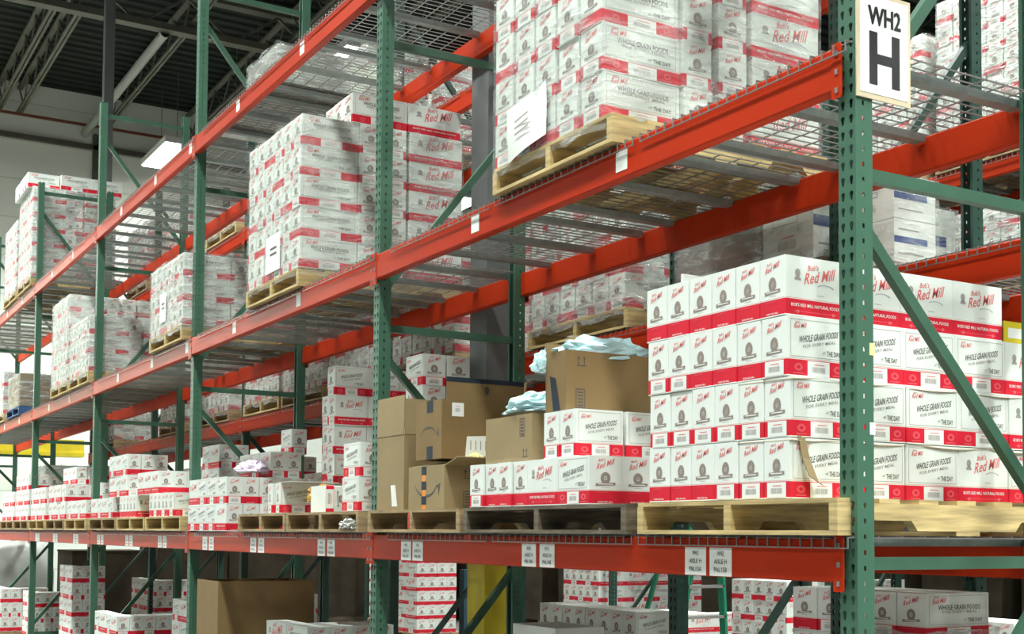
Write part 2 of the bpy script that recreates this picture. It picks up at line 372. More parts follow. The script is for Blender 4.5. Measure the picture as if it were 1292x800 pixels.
def beam_mesh(L, m):
    k = (L, m)
    if k not in BEAM_M:
        g = MB(); h = BH
        # stepped box section extruded along x
        pts = [(-.006, 0), (.038, 0), (.038, h), (.022, h), (.022, h - .035), (-.006, h - .035)]
        pts = [(-.022, 0), (.03, 0), (.03, h), (-.022, h)]
        g.prism([(-.022, .006), (-.016, 0), (.024, 0), (.03, .006), (.03, h - .006), (.024, h), (-.016, h), (-.022, h - .006)], (L, 0, 0), m, (-L / 2, 0, 0), (0, 1, 0), (0, 0, 1))
        c = MB(); hh = .19
        c.prism([(0, -.005), (.042, -.005), (.046, 0), (.046, hh - .022), (.036, hh - .01), (0, hh - .01)], (0, .004, 0), m, (0, -.006, -.024))
        for q in range(3): c.box((.018, -.009, -.012 + q * .062), (.030, -.006, .006 + q * .062), 'galv')
        BEAM_M[k] = (g.mesh('beam_bar'), c.mesh('connector'))
    return BEAM_M[k]
def shelf_beam(x0, x1, y, top, label, group, m='orange', back=False, labels=(), tags=()):
    L = round(x1 - x0, 3); e = empty('shelf_beam', ((x0 + x1) / 2, y, top - BH), label, 'rack beam', group, rz=math.pi if back else 0)
    bm, cm = beam_mesh(L, m)
    obj('beam_bar', bm, e)
    obj('connector', cm, e, (L / 2 - .008, -.018, 0)); o = obj('connector', cm, e, (-L / 2 + .008, -.018, 0)); o.scale.x = -1
    for (dx, lines) in labels:
        g = MB(); g.box((-.062, -.0012, .003), (.062, 0, .107), 'label')
        g.setf((0, -.0013, 0), (1, 0, 0), (0, 0, 1))
        for i, s in enumerate(lines): g.text(s, 0, .086 - .030 * i, .017, 'dark', w=[.038, .072, .072][i])
        o = obj('location_label', g, e, (dx - (x0 + x1) / 2, -.0225, 0)); o['label'] = 'white label printed ' + ' '.join(lines)
    for dx in tags:
        g = MB(); g.box((-.04, -.001, .03), (.04, 0, BH - .03), 'label'); obj('blank_tag', g, e, (dx - (x0 + x1) / 2, -.0225, 0))
    return e
DECK_M = {}
def deck_meshes(W, D):
    k = (W, D)
    if k not in DECK_M:
        g = MB(); n = int(W / .053); r = .0045
        for i in range(n + 1):
            x = -W / 2 + W * i / n
            g.box((x - r / 2, -.028, .0), (x + r / 2, D + .028, r), 'wire')
            g.box((x - r / 2, -.0325, -.034), (x + r / 2, -.028, r), 'wire'); g.box((x - r / 2, D + .028, -.034), (x + r / 2, D + .0325, r), 'wire')
        mny = int(D / .105)
        for j in range(mny + 1):
            y = D * j / mny; g.box((-W / 2, y - r / 2, r), (W / 2, y + r / 2, 2 * r), 'wire')
        for y in (-.035, D + .031): g.box((-W / 2, y, -.034), (W / 2, y + r, -.034 + r), 'wire')
        c = MB()
        c.prism([(-.034, 0), (-.026, -.026), (.026, -.026), (.034, 0), (.029, 0), (.022, -.021), (-.022, -.021), (-.029, 0)], (0, D - .07, 0), 'galv', (0, .035, 0))
        DECK_M[k] = (g.mesh('wire_mesh'), c.mesh('channel'))
    return DECK_M[k]
def wire_deck(xc, y, z, W, D, label, group):
    e = empty('wire_deck', (xc, y, z), label, 'wire deck', group); a, b = deck_meshes(W, D)
    obj('wire_mesh', a, e)
    for dx in (-.46, 0, .46):
        if abs(dx) < W / 2: obj('support_channel', b, e, (dx, 0, 0))
    return e
NAMES = ['nearest', 'second', 'third', 'fourth', 'fifth', 'sixth', 'seventh']
for n in range(7):
    rack_frame(-n * S, 0, .99, 6.34, '%s green upright frame of the front row, counting from the aisle sign' % NAMES[n], 'front row upright frames')
LAB2 = {0: [(-.757, '15A'), (-.612, '15B'), (-1.961, '14A'), (-1.805, '14B'), (-3.253, '13A'), (-3.11, '13B')],
        1: [(-4.48, '12A'), (-4.32, '12B'), (-5.779, '11A'), (-5.61, '11B'), (-6.947, '10A'), (-6.779, '10B')],
        2: [(-8.14, '9A'), (-8.30, '9B'), (-9.34, '8A'), (-9.50, '8B'), (-10.57, '7A'), (-10.73, '7B')],
        3: [(-11.81, '6A'), (-11.96, '6B'), (-13.01, '5A'), (-13.16, '5B'), (-14.2, '4A'), (-14.35, '4B')], 4: [], 5: []}
LV = {2: (TOP2, 'lowest'), 3: (TOP3, 'middle'), 4: (TOP4, 'top')}
TAGS = {0: (-1.243, -2.5), 1: (-4.947, -6.296), 2: (-7.56, -8.696, -10.02), 3: (-12.415, -13.69), 4: (-15.9, -17.2), 5: ()}
for n in range(6):
    xa, xb = -(n + 1) * S + .038, -n * S - .038
    for lv, (z, nm) in LV.items():
        lb = [(dx, ('WH2', 'AISLE H', 'PAL' + s)) for dx, s in LAB2[n]] if lv == 2 else []
        shelf_beam(xa, xb, 0, z, 'orange front beam, %s shelf, %s bay of the front row' % (nm, NAMES[n]), 'front row front beams', labels=lb, tags=TAGS[n] if lv != 2 else ())
        shelf_beam(xa, xb, .99, z, 'orange rear beam, %s shelf, %s bay of the front row' % (nm, NAMES[n]), 'front row rear beams', m='orange2', back=True)
        for k, dx in enumerate((-.54, -1.72, -2.91)):
            wire_deck(-n * S + dx, 0, z + .002, 1.13, .99, 'wire mesh deck, %s from right, %s shelf, %s front-row bay' % (ORD[k], nm, NAMES[n]), 'front row wire decks')
# second row
Y2 = 1.30
F2 = [2.4, -1.36, -2.60, -6.33, -10.06, -13.80, -17.53]
for i, x in enumerate(F2):
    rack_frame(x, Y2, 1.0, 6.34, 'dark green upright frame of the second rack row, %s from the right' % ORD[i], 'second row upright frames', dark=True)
for i in range(len(F2) - 1):
    xb, xa = F2[i] - .038, F2[i + 1] + .038
    for z, nm in ((1.60, 'lowest'), (2.81, 'middle'), (4.86, 'top')):
        for yy, bk, s in ((Y2, False, 'front'), (Y2 + 1.0, True, 'rear')):
            shelf_beam(xa, xb, yy, z, 'orange %s beam, %s shelf, second rack row, %s bay from right' % (s, nm, ORD[i]), 'second row beams', m='orange2', back=bk)
        nd = 1 if xb - xa < 1.5 else 3
        for k in range(nd):
            wd = 1.13 if nd == 3 else 1.12
            xc = xb - (xb - xa) * (k + .5) / nd
            wire_deck(xc, Y2, z + .002, wd, 1.0, 'wire mesh deck, %s from right, %s shelf, %s second-row bay' % (ORD[k], nm, ORD[i]), 'second row wire decks')
# third row, across the rear aisle
Y3 = 6.0
F3 = [1.27, -2.46, -6.20, -9.93, -13.66, -17.4]
for i, x in enumerate(F3):
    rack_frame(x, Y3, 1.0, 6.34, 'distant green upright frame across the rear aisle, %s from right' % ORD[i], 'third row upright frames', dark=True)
for i in range(len(F3) - 1):
    xb, xa = F3[i] - .038, F3[i + 1] + .038
    for z, nm in ((3.70, 'middle'), (4.86, 'top')):
        for yy, bk, s in ((Y3, False, 'front'), (Y3 + 1.0, True, 'rear')):
            shelf_beam(xa, xb, yy, z, 'orange %s beam, %s shelf, distant third row, %s bay from right' % (s, nm, ORD[i]), 'third row beams', m='orange2', back=bk)
        for k in range(3):
            xc = xb - (xb - xa) * (k + .5) / 3
            wire_deck(xc, Y3, z + .002, 1.13, 1.0, 'distant wire deck, %s from right, %s shelf, %s third-row bay' % (ORD[k], nm, ORD[i]), 'third row wire decks')

# aisle sign on the nearest post
e = empty('aisle_sign', (.0395, .002, 3.06), 'white aisle sign reading WH2 H on the nearest green post', 'sign')
g = MB(); g.box((0, -.002, -.012), (.006, .247, .348), 'slip'); obj('sign_board', g, e)
g = MB(); g.box((.006, .012, .006), (.0075, .235, .334), 'label'); g.setf((.0076, .1235, .17), (0, 1, 0), (0, 0, 1))

for q in (-.002, 0, .002): g.text('WH2', q, .098 + q * .5, .062, 'black', w=.150, off=.001 + q * .1)
for s in (-1, 1): g.rect(s * .052 - .019, -.134, s * .052 + .019, .044, 'black')
g.rect(-.033, -.062, .033, -.028, 'black')
o = obj('sign_face', g, e); o['label'] = 'white face with black lettering WH2 H'
for z, mm, nm in ((2.22, 'yellow2', 'tan'), (1.96, 'label', 'white')):
    g = MB(); g.box((.0382, .058, z - .02), (.0388, .082, z + .02), mm); tag(obj('sticker', g), 'small %s sticker on the side of the nearest green post' % nm, 'sticker')

# ------------------------------------------------------------------ cartons
KIND = {'S': (.13, .25, .207), 'N': (.13, .278, .207), 'M': (.163, .41, .205), 'T': (.17, .25, .207)}
_case = {}
def script_logo(g, u, v, w, tilt=.30):
    g.text('Red Mill', u, v, w * .30, 'redink', w=w, slope=tilt, shear=.25)
    g.text("Bob's", u - w * .22, v + w * .20, w * .15, 'redink', w=w * .36, slope=tilt * .6, shear=.2)
def barcode(g, u0, v0, u1, v1):
    g.rect(u0, v0, u1, v1, 'label', .0008); W = u1 - u0; H = v1 - v0; rr = random.Random(3)
    u = u0 + W * .2
    while u < u1 - W * .22:
        t = rr.choice((.0012, .0022, .003)); g.rect(u, v0 + H * .25, u + t, v0 + H * .62, 'grey', .0011); u += t + rr.choice((.0015, .0025))
    g.rect(u0 + W * .3, v0 + H * .74, u1 - W * .25, v0 + H * .80, 'pink', .0011)
def case_mesh(kind, end, wide, far=False):
    k = (kind, end, wide, far)
    if k in _case: return _case[k]
    RES[0] = 1 if far else 2
    w, d, h = KIND[kind]; bh = h * .28; g = MB(); x = w / 2; y = d / 2; e = .0008
    b = .003
    # body with chamfered vertical edges
    pts = [(-x + b, -y), (x - b, -y), (x, -y + b), (x, y - b), (x - b, y), (-x + b, y), (-x, y - b), (-x, -y + b)]
    def wallring(z0, z1, mm):
        vs = [(p[0], p[1], z0) for p in pts] + [(p[0], p[1], z1) for p in pts]; n = 8
        g.add(vs, [(i, (i + 1) % n, (i + 1) % n + n, i + n) for i in range(n)], mm)
    wallring(.004, bh, 'red'); wallring(bh, h, 'white'); wallring(0, .004, 'white')
    g.add([(p[0], p[1], 0) for p in reversed(pts)], [tuple(range(8))], 'white'); g.add([(p[0], p[1], h) for p in pts], [tuple(range(8))], 'white')
    g.setf((0, 0, h), (1, 0, 0), (0, 1, 0)); g.rect(-.0008, -y + .002, .0008, y - .002, 'grey', .0004)
    sl = .17 if kind != 'M' else 0.0
    for s in (-1, 1):
        g.setf((0, s * y, 0), (-s, 0, 0), (0, 0, 1))
        g.rect(-w * .49, bh + .003, w * .49, bh + .0042, 'pink')
        script_logo(g, 0, h * .83, w * .52)
        cu, cv = 0, h * .54; g.ring(cu, cv, w * .15, h * .125, .35, 'brown'); g.ring(cu, cv, w * .04, h * .03, .0, 'grey')
        g.poly([(-w * .30, h * .375), (w * .30, h * .40), (w * .30, h * .455), (-w * .30, h * .43)], 'brown', .001)
        g.rect(-w * .22, h * .408, w * .22, h * .424, 'label', .0013)
        g.rect(-w * .13, h * .345, w * .13, h * .352, 'grey')
        if end == 'b': barcode(g, -w * .36, .004, w * .36, bh * .96)
        else: g.text("BOB'S RED MILL", 0, bh * .18, bh * .11, 'label', w=w * .46); g.rect(-w * .3, bh * .86, w * .1, bh * .89, 'bandink')
        # wide faces
        g.setf((s * x, 0, 0), (0, s, 0), (0, 0, 1)); D = d
        g.rect(-D * .49, bh + .003, D * .49, bh + .0042, 'pink')
        if wide == 'w':
            g.frame_lines(-D * .45, bh + h * .05, D * .45, h * .95, .0016, 'grey')
            script_logo(g, -D * .29, h * .845, D * .20, .1)
            g.text('WHOLE GRAIN FOODS', D * .02, h * .70 if sl == 0 else h * .685, h * .115, 'dark', w=D * .66, slope=sl, shear=sl)
            g.text('FOR EVERY MEAL', D * .03, h * .60 if sl == 0 else h * .565, h * .055, 'grey', w=D * .55, slope=sl, shear=sl)
            g.text('THE DAY', D * .27, h * .42, h * .085, 'dark', w=D * .23); g.text('of', D * .11, h * .43, h * .05, 'grey', w=D * .05)
            barcode(g, -D * .17, .004, D * .20, bh * .96)
            for q in (-.32, .34):
                g.ring(D * q, bh * .55, bh * .34, bh * .24, .45, 'bandink', n=10); g.rect(D * q - bh * .4, bh * .16, D * q + bh * .4, bh * .24, 'bandink')
        else:
            script_logo(g, D * .07, h * .70, D * .50, .20)
            g.ring(-D * .30, h * .72, D * .045, h * .07, 0, 'grey', n=10); g.ring(-D * .30, h * .60, D * .055, h * .07, .0, 'grey', n=10, a0=0, a1=math.pi)
            g.ring(D * .16, h * .50, D * .15, h * .07, .86, 'grey', n=10, a0=.2, a1=2.6)
            g.rect(D * .02, h * .37, D * .14, h * .38, 'grey')
            g.text("BOB'S RED MILL NATURAL FOODS", 0, bh * .66, bh * .20, 'label', w=D * .82)
            g.rect(-D * .36, bh * .26, D * .36, bh * .30, 'bandink'); g.ring(-D * .3, bh * .27, bh * .12, bh * .1, .5, 'pink', n=8); g.ring(D * .3, bh * .27, bh * .12, bh * .1, .5, 'pink', n=8)
    me = g.mesh('carton_' + {'S': 'small', 'N': 'broad', 'M': 'long', 'T': 'medium'}[kind]); _case[k] = me; RES[0] = 2; return me
def case(kind, x, y, z, along, end, wide, parent=None, label=None, group=None, jit=.004, rot=0):
    """x,y = front-left corner (min x, min y); along 'y' = ends face the aisle, 'x' = long sides face the aisle"""
    w, d, h = KIND[kind]; dx, dy = (w, d) if along == 'y' else (d, w)
    far = (parent.location.x + x if parent else x) < -5.5 or (parent.location.y + y if parent else y) > 1.2
    o = obj('carton', case_mesh(kind, end, wide, far), parent)
    if not parent: LOOSE.append((o, kind, end, wide))
    r = 0 if along == 'y' else math.pi / 2
    o.location = (x + dx / 2 + random.uniform(-jit, jit) * .4, y + dy / 2 + random.uniform(-jit, jit), z)
    o.rotation_euler[2] = r + rot + random.uniform(-1, 1) * jit * 1.2
    if not parent: tag(o, label, 'carton', group)
    return o
LOOSE = []
def pat(s, i): return s[i % len(s)]
def shell(kind, x0, y0, z0, nx, ny, nz, along, name, parent=None, ends='bbtb', wides='wwrw', gap=.0015, skipf=None, group=None):
    """the cartons of a stack that can be seen from the aisle corner: front rank and right-hand rank of every layer, whole top layer"""
    w, d, h = KIND[kind]; dx, dy = (w, d) if along == 'y' else (d, w)
    lay = ['bottom', 'second', 'third', 'fourth', 'fifth', 'sixth', 'seventh']
    for k in range(nz):
        ln = 'top' if k == nz - 1 and nz > 1 else lay[k]
        if nz == 1: ln = 'only'
        for j in range(ny):
            for i in range(nx):
                if not (j == 0 or i == nx - 1): continue
                if skipf and skipf(i, j, k): continue
                c = (i * 3 + k * 5 + j * 2 + nx)
                lab = None
                if not parent:
                    if j == 0 and i == nx - 1: pos = 'front right corner'
                    elif j == 0: pos = '%s from left in front' % ORD[i]
                    else: pos = '%s back on right' % ORD[j]
                    lab = 'white-red carton, %s layer, %s, %s' % (ln, pos, name)
                case(kind, x0 + i * (dx + gap), y0 + j * (dy + gap), z0 + k * (h + .001), along, pat(ends, c), pat(wides, c), parent, lab, group)
# ------------------------------------------------------------------ pallets
_pal = {}
def pallet(x0, y0, z0, label, W=1.02, D=1.2, wood='wood', group='wooden pallets', H=.122, painted=False):
    """stringers run front to back"""
    k = (W, D, wood, H)
    if k not in _pal:
        sm = []
        for i in range(3):
            g = MB(); t = .038
            pts = [(0, .016), (.13, .016), (.16, .05), (.34, .05), (.37, .016), (D - .37, .016), (D - .34, .05), (D - .16, .05), (D - .13, .016), (D, .016), (D, H - .016), (0, H - .016)]
            g.prism(pts, (t, 0, 0), wood, (0, 0, 0), (0, 1, 0), (0, 0, 1)); sm.append(g.mesh('stringer'))
        tp = MB(); n = 7
        for i in range(n):
            bw = .135 if i in (0, n - 1) else .095; yy = (D - bw) * i / (n - 1); tp.box((random.uniform(0, .012), yy, H - .0155), (W - random.uniform(0, .012), yy + bw, H), wood)
        bt = MB(); bt.box((0, 0, 0), (W, .12, .0155), wood)
        _pal[k] = (sm, tp.mesh('top_boards'), bt.mesh('bottom_board'))
    sm, tp, bt = _pal[k]
    e = empty('pallet', (x0, y0, z0 + .012), label, 'pallet', group)
    for i in range(3): obj('stringer', sm[i], e, ((W - .038) * i / 2, 0, 0))
    obj('top_boards', tp, e)
    for yy in (0, D / 2 - .06, D - .12): obj('bottom_board', bt, e, (0, yy, 0))
    if painted:
        g = MB(); g.box((W / 2 - .028, -.0012, .02), (W / 2 - .008, 0, H - .02), 'redpaint'); o = obj('paint_mark', g, e); o['label'] = 'red paint streak'
    return e
PT = .136   # top of a pallet above the beam top (mesh + pallet)

# ------------------------------------------------------------------ stretch film
def film(x0, y0, x1, y1, z0, z1, parent, mname='film', seed=0, amp=.006):
    rr = random.Random(seed); g = MB(); per = []
    nx = max(4, int((x1 - x0) / .09)); ny = max(4, int((y1 - y0) / .09))
    for i in range(nx): per.append((x0 + (x1 - x0) * i / nx, y0, 0, -1))
    for i in range(ny): per.append((x1, y0 + (y1 - y0) * i / ny, 1, 0))
    for i in range(nx): per.append((x1 - (x1 - x0) * i / nx, y1, 0, 1))
    for i in range(ny): per.append((x0, y1 - (y1 - y0) * i / ny, -1, 0))
    n = len(per); nz = max(3, int((z1 - z0) / .08)); vs = []
    for j in range(nz + 1):
        for (x, y, a, b) in per:
            o = rr.uniform(0.002, amp); zz = z0 + (z1 - z0) * j / nz
            if j in (0, nz): zz += rr.uniform(-.012, .012)
            vs.append((x + a * o, y + b * o, zz))
    fs = [(j * n + i, j * n + (i + 1) % n, (j + 1) * n + (i + 1) % n, (j + 1) * n + i) for j in range(nz) for i in range(n)]
    g.add(vs, fs, mname); return obj('stretch_film', g, parent, smooth=True)
def wrapped(x0, y0, z0, W, D, layers, label, mixed=True, thin=False, seed=1, kind='M', group='stretch-wrapped pallet loads', nofilm=False):
    """pallet load of long cartons in a pinwheel-like pattern, held by stretch film"""
    e = empty('wrapped_load', (x0, y0, z0), label, 'pallet load', group)
    w, d, h = KIND[kind]; n = int(W / (w + .001)); sx = W / n
    random.seed(seed)
    for k in range(layers):
        z = k * (h + .001)
        for i in range(n): case(kind, i * sx, 0, z, 'y', pat('bbtb', i + k), pat('wwrw', k + (i == n - 1)) if i < n - 1 else pat('w', k), e)
        md = (D - 2 * d) / 2
        q = max(1, int((D - 2 * d + .01) / w)); y = d + .002; sp = (D - 2 * d) / q
        for j in range(q): case(kind, W - d, y + j * sp, z, 'x', 'b', 'r', e)
        case(kind, W - w, D - d, z, 'y', 't', 'r', e)
        case(kind, 0, D - d, z, 'y', 't', 'r', e)
    if not nofilm: film(-.006, -.006, W + .006, D + .006, -.05, layers * (h + .001) + .004, e, 'film_thin' if thin else 'film', seed)
    return e
def paper(parent, x, y, z, w, h, face='f'):
    g = MB()
    if face == 'f':
        g.add([(x, y - .012, z), (x + w, y - .012, z), (x + w, y - .012, z + h), (x, y - .012, z + h)], [(0, 1, 2, 3)], 'label')
        g.setf((x, y - .0125, z), (1, 0, 0), (0, 0, 1))
        for i, s in enumerate(('PALLET', 'TAG')): g.rect(w * .3, h * (.6 - .15 * i), w * .75, h * (.66 - .15 * i), 'dark')
    return obj('paper_sheet', g, parent)

# ================================================================== LOADS, FRONT ROW
z2, z3, z4 = TOP2, TOP3, TOP4
# --- nearest bay, lowest shelf: tall unwrapped stack of small cartons
pallet(-1.075, -.06, z2, 'pale pine pallet under the big unwrapped carton stack by the nearest post', W=1.085, D=1.24)
NL = 'the big stack beside the nearest post'
x0, y0 = -1.008, -.05
def near_art(i, j, k):
    E = ['tttbbb', 'bbbbbb', 'tttbttb', 'tttttt'][k]; E = {0: 'tttbbb', 1: 'bbbbbb', 2: 'bbtttb', 3: 'tttttt'}[k]
    Wd = {0: 'wwwrww', 1: 'wwwwrw', 2: 'wwwwrr', 3: 'rrrrrr'}[k]
    return E[min(i, 5)], Wd[j]
lay = ['bottom', 'second', 'third', 'top']
for k in range(4):
    zk = z2 + PT + k * .2095; off = [0, .002, -.010, -.018][k]
    for j in range(5):
        for i in range(6):
            if not (j == 0 or i == 5) or (j == 4 and k == 3): continue
            en, wd = near_art(i, j, k)
            if j == 0 and i == 5: pos = 'front right corner'
            elif j == 0: pos = '%s from left in front' % ORD[i]
            elif i == 5: pos = '%s back on right side' % ORD[j]
            else: pos = '%s rank, %s column' % (ORD[j], ORD[i])
            case('N', x0 + off + i * .1315 - (.002 if i < 3 and k == 3 else 0), y0 + j * .2795, zk, 'y', en, wd, None, 'white-red carton, %s layer, %s, stack by nearest post' % (lay[k], pos), 'cartons in the big stack by the nearest post', jit=.003)
for k in (1, 2):
    g = MB(); zk = z2 + PT + k * .2095 - .0018
    nn = 24; vs = []
    for i in range(nn + 1):
        yy = -.05 + 1.27 * i / nn; q = .004 * math.sin(i * .9 + k) ; vs += [(-.215 + q, yy, zk - .010 * abs(math.sin(i * .45 + k))), (-1.0, yy, zk)]
    g.add(vs, [(2 * i, 2 * i + 2, 2 * i + 3, 2 * i + 1) for i in range(nn)], 'slip')
    o = obj('slip_sheet', g); md = o.modifiers.new('s', 'SOLIDIFY'); md.thickness = .0016
    tag(o, 'thin tan cardboard sheet between the %s and %s layers of the big near stack' % (lay[k - 1], lay[k]), 'cardboard sheet')
# torn cardboard flap on the corner of the bottom layer
g = MB(); pts = [(.035, .215, .004), (.06, .205, .010), (.072, .13, .022), (.10, .07, .012), (.125, .045, .03), (.085, .052, .05), (.055, .075, .035), (.045, .14, .012)]
g.add([(-.222 + p[2], -.05 + p[0], z2 + PT + p[1] - .0) for p in pts], [tuple(range(8))], 'kraft_pale')
o = obj('torn_flap', g); o.modifiers.new('s', 'SOLIDIFY').thickness = .003
tag(o, 'torn strip of tan cardboard hanging at the corner of the big near stack', 'cardboard scrap')
# open flap and brown item behind the stack's left end
g = MB(); g.box((-1.03, .12, 2.575), (-1.02, .38, 2.66), 'label'); g.setf((-1.0195, .25, 2.62), (0, 1, 0), (0, 0, 1)); g.text('Bob', -.05, 0, .02, 'grey')
tag(obj('carton_flap', g), 'raised white carton flap above the left end of the big near stack', 'cardboard flap')
g = MB(); g.box((-1.05, .45, 2.575), (-.80, .75, 2.67), 'kraft'); tag(obj('brown_box', g), 'small brown box lying on top of the big near stack at the rear left', 'box')

# --- nearest bay, middle of the lowest shelf
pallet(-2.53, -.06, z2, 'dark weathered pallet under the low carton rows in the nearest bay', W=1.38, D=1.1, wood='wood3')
GN = 'cartons on the dark pallet'
LN = 'the carton row on the dark pallet'
xx = -2.475
for i, e_ in enumerate('bttt'):
    case('S', xx, -.05 + (.0, .012, .0, .01)[i], z2 + PT, 'y', e_, 'w', None, 'narrow end-on carton, %s from left in the dark pallet row' % ORD[i], GN); xx += .134
case('S', xx, -.045, z2 + PT, 'x', 't', 'r', None, 'white carton with the big red logo facing the aisle on the dark pallet', GN); xx += .252
case('T', xx, -.05, z2 + PT, 'x', 't', 'w', None, 'front right corner carton of the bottom row on the dark pallet', GN)
case('T', xx, .125, z2 + PT, 'x', 't', 'w', None, 'carton second back on the right side of the dark pallet', GN)
case('T', xx + .01, .30, z2 + PT, 'x', 'b', 'w', None, 'carton third back on the right side of the dark pallet', GN)
for i, yy in enumerate((.48, .655, .83)): case('T', xx, yy, z2 + PT, 'x', 'b', 'w', None, 'carton %s back on the right side of the dark pallet' % ORD[3 + i], GN)
for i in range(3): case('S', -2.475 + i * .26, .22, z2 + PT, 'x', 'b', 'w', None, 'carton %s from the left in the second rank on the dark pallet' % ORD[i], GN)
zt = z2 + PT + .209
for i in range(2): case('S', -1.835 + i * .145, -.03, zt, 'y', 'b', 'w', None, 'white %s carton of the upper row on the dark pallet, under the open brown box' % ('left' if i == 0 else 'right'), GN)
for j in range(3): case('S', -1.69, .235 + j * .26, zt, 'y', 'b', 'w', None, 'upper row carton %s back on the right side of the dark pallet' % ORD[j + 1], GN)
for j in range(2): case('S', -1.835, .235 + j * .26, zt, 'y', 'b', 'w', None, 'hidden-side upper row carton %s back on the dark pallet' % ORD[j + 1], GN)

def open_box(name, x0, y0, z0, W, D, H, label, m='kraft', flaps=(), rz=0, deco=None, t=.006):
    """flaps: (side, length, angle from vertical outwards in degrees)"""
    e = empty(name, (x0, y0, z0), label, 'cardboard box', rz=rz)
    g = MB(); g.box((0, 0, 0), (W, D, t), m); g.box((0, 0, t), (W, t, H), m); g.box((0, D - t, t), (W, D, H), m); g.box((0, t, t), (t, D - t, H), m); g.box((W - t, t, t), (W, D - t, H), m)
    if deco: deco(g, W, D, H)
    obj('box_body', g, e)
    for sd, ln, an in flaps:
        a = math.radians(an); g = MB(); c, s = math.cos(a) * ln, math.sin(a) * ln
        if sd == 'f': P = [(0.004, 0, H), (W - .004, 0, H), (W - .004, -s, H + c), (.004, -s, H + c)]
        if sd == 'b': P = [(0.004, D, H), (W - .004, D, H), (W - .004, D + s, H + c), (.004, D + s, H + c)]
        if sd == 'l': P = [(0, .004, H), (0, D - .004, H), (-s, D - .004, H + c), (-s, .004, H + c)]
        if sd == 'r': P = [(W, .004, H), (W, D - .004, H), (W + s, D - .004, H + c), (W + s, .004, H + c)]
        g.add(P, [(0, 1, 2, 3)], m); o = obj('flap', g, e); md = o.modifiers.new('s', 'SOLIDIFY'); md.thickness = .004; md.offset = 0
    return e
def smile(g, u, v, w, mm='dark', flip=1):
    pts = []; n = 12
    for i in range(n + 1):
        a = math.pi * (1.15 + .7 * i / n); pts.append((u + w * .5 * math.cos(a), v + flip * (w * .42 * math.sin(a) + w * .3)))
    for i in range(n, -1, -1):
        a = math.pi * (1.15 + .7 * i / n); k = .86 + .06 * abs(i - n / 2) / (n / 2) * 2; pts.append((u + w * .5 * k * math.cos(a), v + flip * (w * .42 * k * math.sin(a) + w * .3)))
    for i in range(n):
        g.poly([pts[i], pts[i + 1], pts[2 * n + 1 - i - 1], pts[2 * n + 1 - i]], mm)
    g.poly([(u + w * .36, v + flip * w * .06), (u + w * .56, v + flip * w * .14), (u + w * .50, v - flip * w * .10), (u + w * .46, v + flip * w * .06)], mm)
def arrows_mark(g, u, v, s):
    for q in (-.3, .3):
        g.rect(u + q * s - s * .04, v - s * .3, u + q * s + s * .04, v + s * .25, 'dark'); g.poly([(u + q * s - s * .16, v + s * .22), (u + q * s + s * .16, v + s * .22), (u + q * s, v + s * .48)], 'dark')
    g.rect(u - s * .5, v - s * .42, u + s * .5, v - s * .34, 'dark')
def care_mark(g, u, v, w, h):
    g.frame_lines(u - w / 2, v - h / 2, u + w / 2, v + h / 2, .004, 'dark')
    for i in range(5): g.rect(u - w * .3, v - h * .4 + i * h * .17, u + w * .3, v - h * .4 + i * h * .17 + h * .07, 'dark')
pallet(-3.69, -.06, z2, 'weathered pine pallet with a red painted mark, under the brown boxes', W=1.12, D=1.2, wood='wood2', painted=True)
zb = z2 + PT
def d1(g, W, D, H):
    g.setf((W / 2, 0, 0), (1, 0, 0), (0, 0, 1)); g.poly([(.03, .02), (.10, .02), (.07, .14), (.01, .14)], 'label')
open_box('brown_box', -3.70, .0, zb, .36, .40, .42, 'tall plain brown box with an upright open flap, leftmost on its pallet', 'kraft_pale', flaps=(('f', .22, -1), ('r', .20, -3), ('b', .2, 15)), deco=d1)
def d2(g, W, D, H):
    g.setf((W / 2, 0, 0), (1, 0, 0), (0, 0, 1)); smile(g, .0, H * .42, .30)
    g.rect(-.045, .0, .0, H, 'tape2', .0007)
    for q in (.1, .45, .8): g.rect(-.052, H * q - .0, .005, H * q + .045, 'tape', .001)
    g.setf((W, D / 2, 0), (0, 1, 0), (0, 0, 1)); arrows_mark(g, -.12, H * .80, .055); care_mark(g, -.12, H * .22, .055, .085)
open_box('brown_box', -3.215, -.03, zb, .42, .52, .225, 'low brown box with orange tape and a black arrow smile, under the large open box', 'kraft_pale', flaps=(('r', .14, 75), ('f', .16, -80)), deco=d2)
def d3(g, W, D, H):
    g.setf((W / 2, 0, 0), (1, 0, 0), (0, 0, 1)); smile(g, .0, H * .48, .22, flip=-1)
    g.rect(-.02, H * .80, .05, H * 1.0, 'tape', .001); g.rect(-.02, .0, .05, H * .22, 'tape', .001)
    g.setf((W, D / 2, 0), (0, 1, 0), (0, 0, 1)); g.rect(-.19, H * .72, -.12, H * .95, 'label'); barcode(g, -.18, H * .75, -.13, H * .93)
    g.poly([(-.11, .01), (.05, .02), (.055, .13), (-.10, .12)], 'label')
    for q in range(4): g.rect(-.08 + q * .03, .05, -.074 + q * .03, .10, 'grey', .0009)
    care_mark(g, .20, H * .55, .05, .08)
e = open_box('brown_box', -3.150, -.02, zb + .262, .30, .50, .31, 'large open brown box with dark-taped raised flap, on top of the low taped box', 'kraft', flaps=(('b', .12, 10),), deco=d3)
g = MB(); g.add([(.30, .03, .31), (.30, .50, .31), (.295, .50, .43), (.295, .03, .43)], [(0, 1, 2, 3)], 'kraft')
g.add([(.297, .03, .405), (.297, .50, .405), (.2965, .50, .43), (.2965, .03, .43)], [(0, 1, 2, 3)], 'tape'); g.setf((.301, .27, .37), (0, 1, 0), (0, 0, 1)); g.ring(0, 0, .012, .02, .5, 'dark')
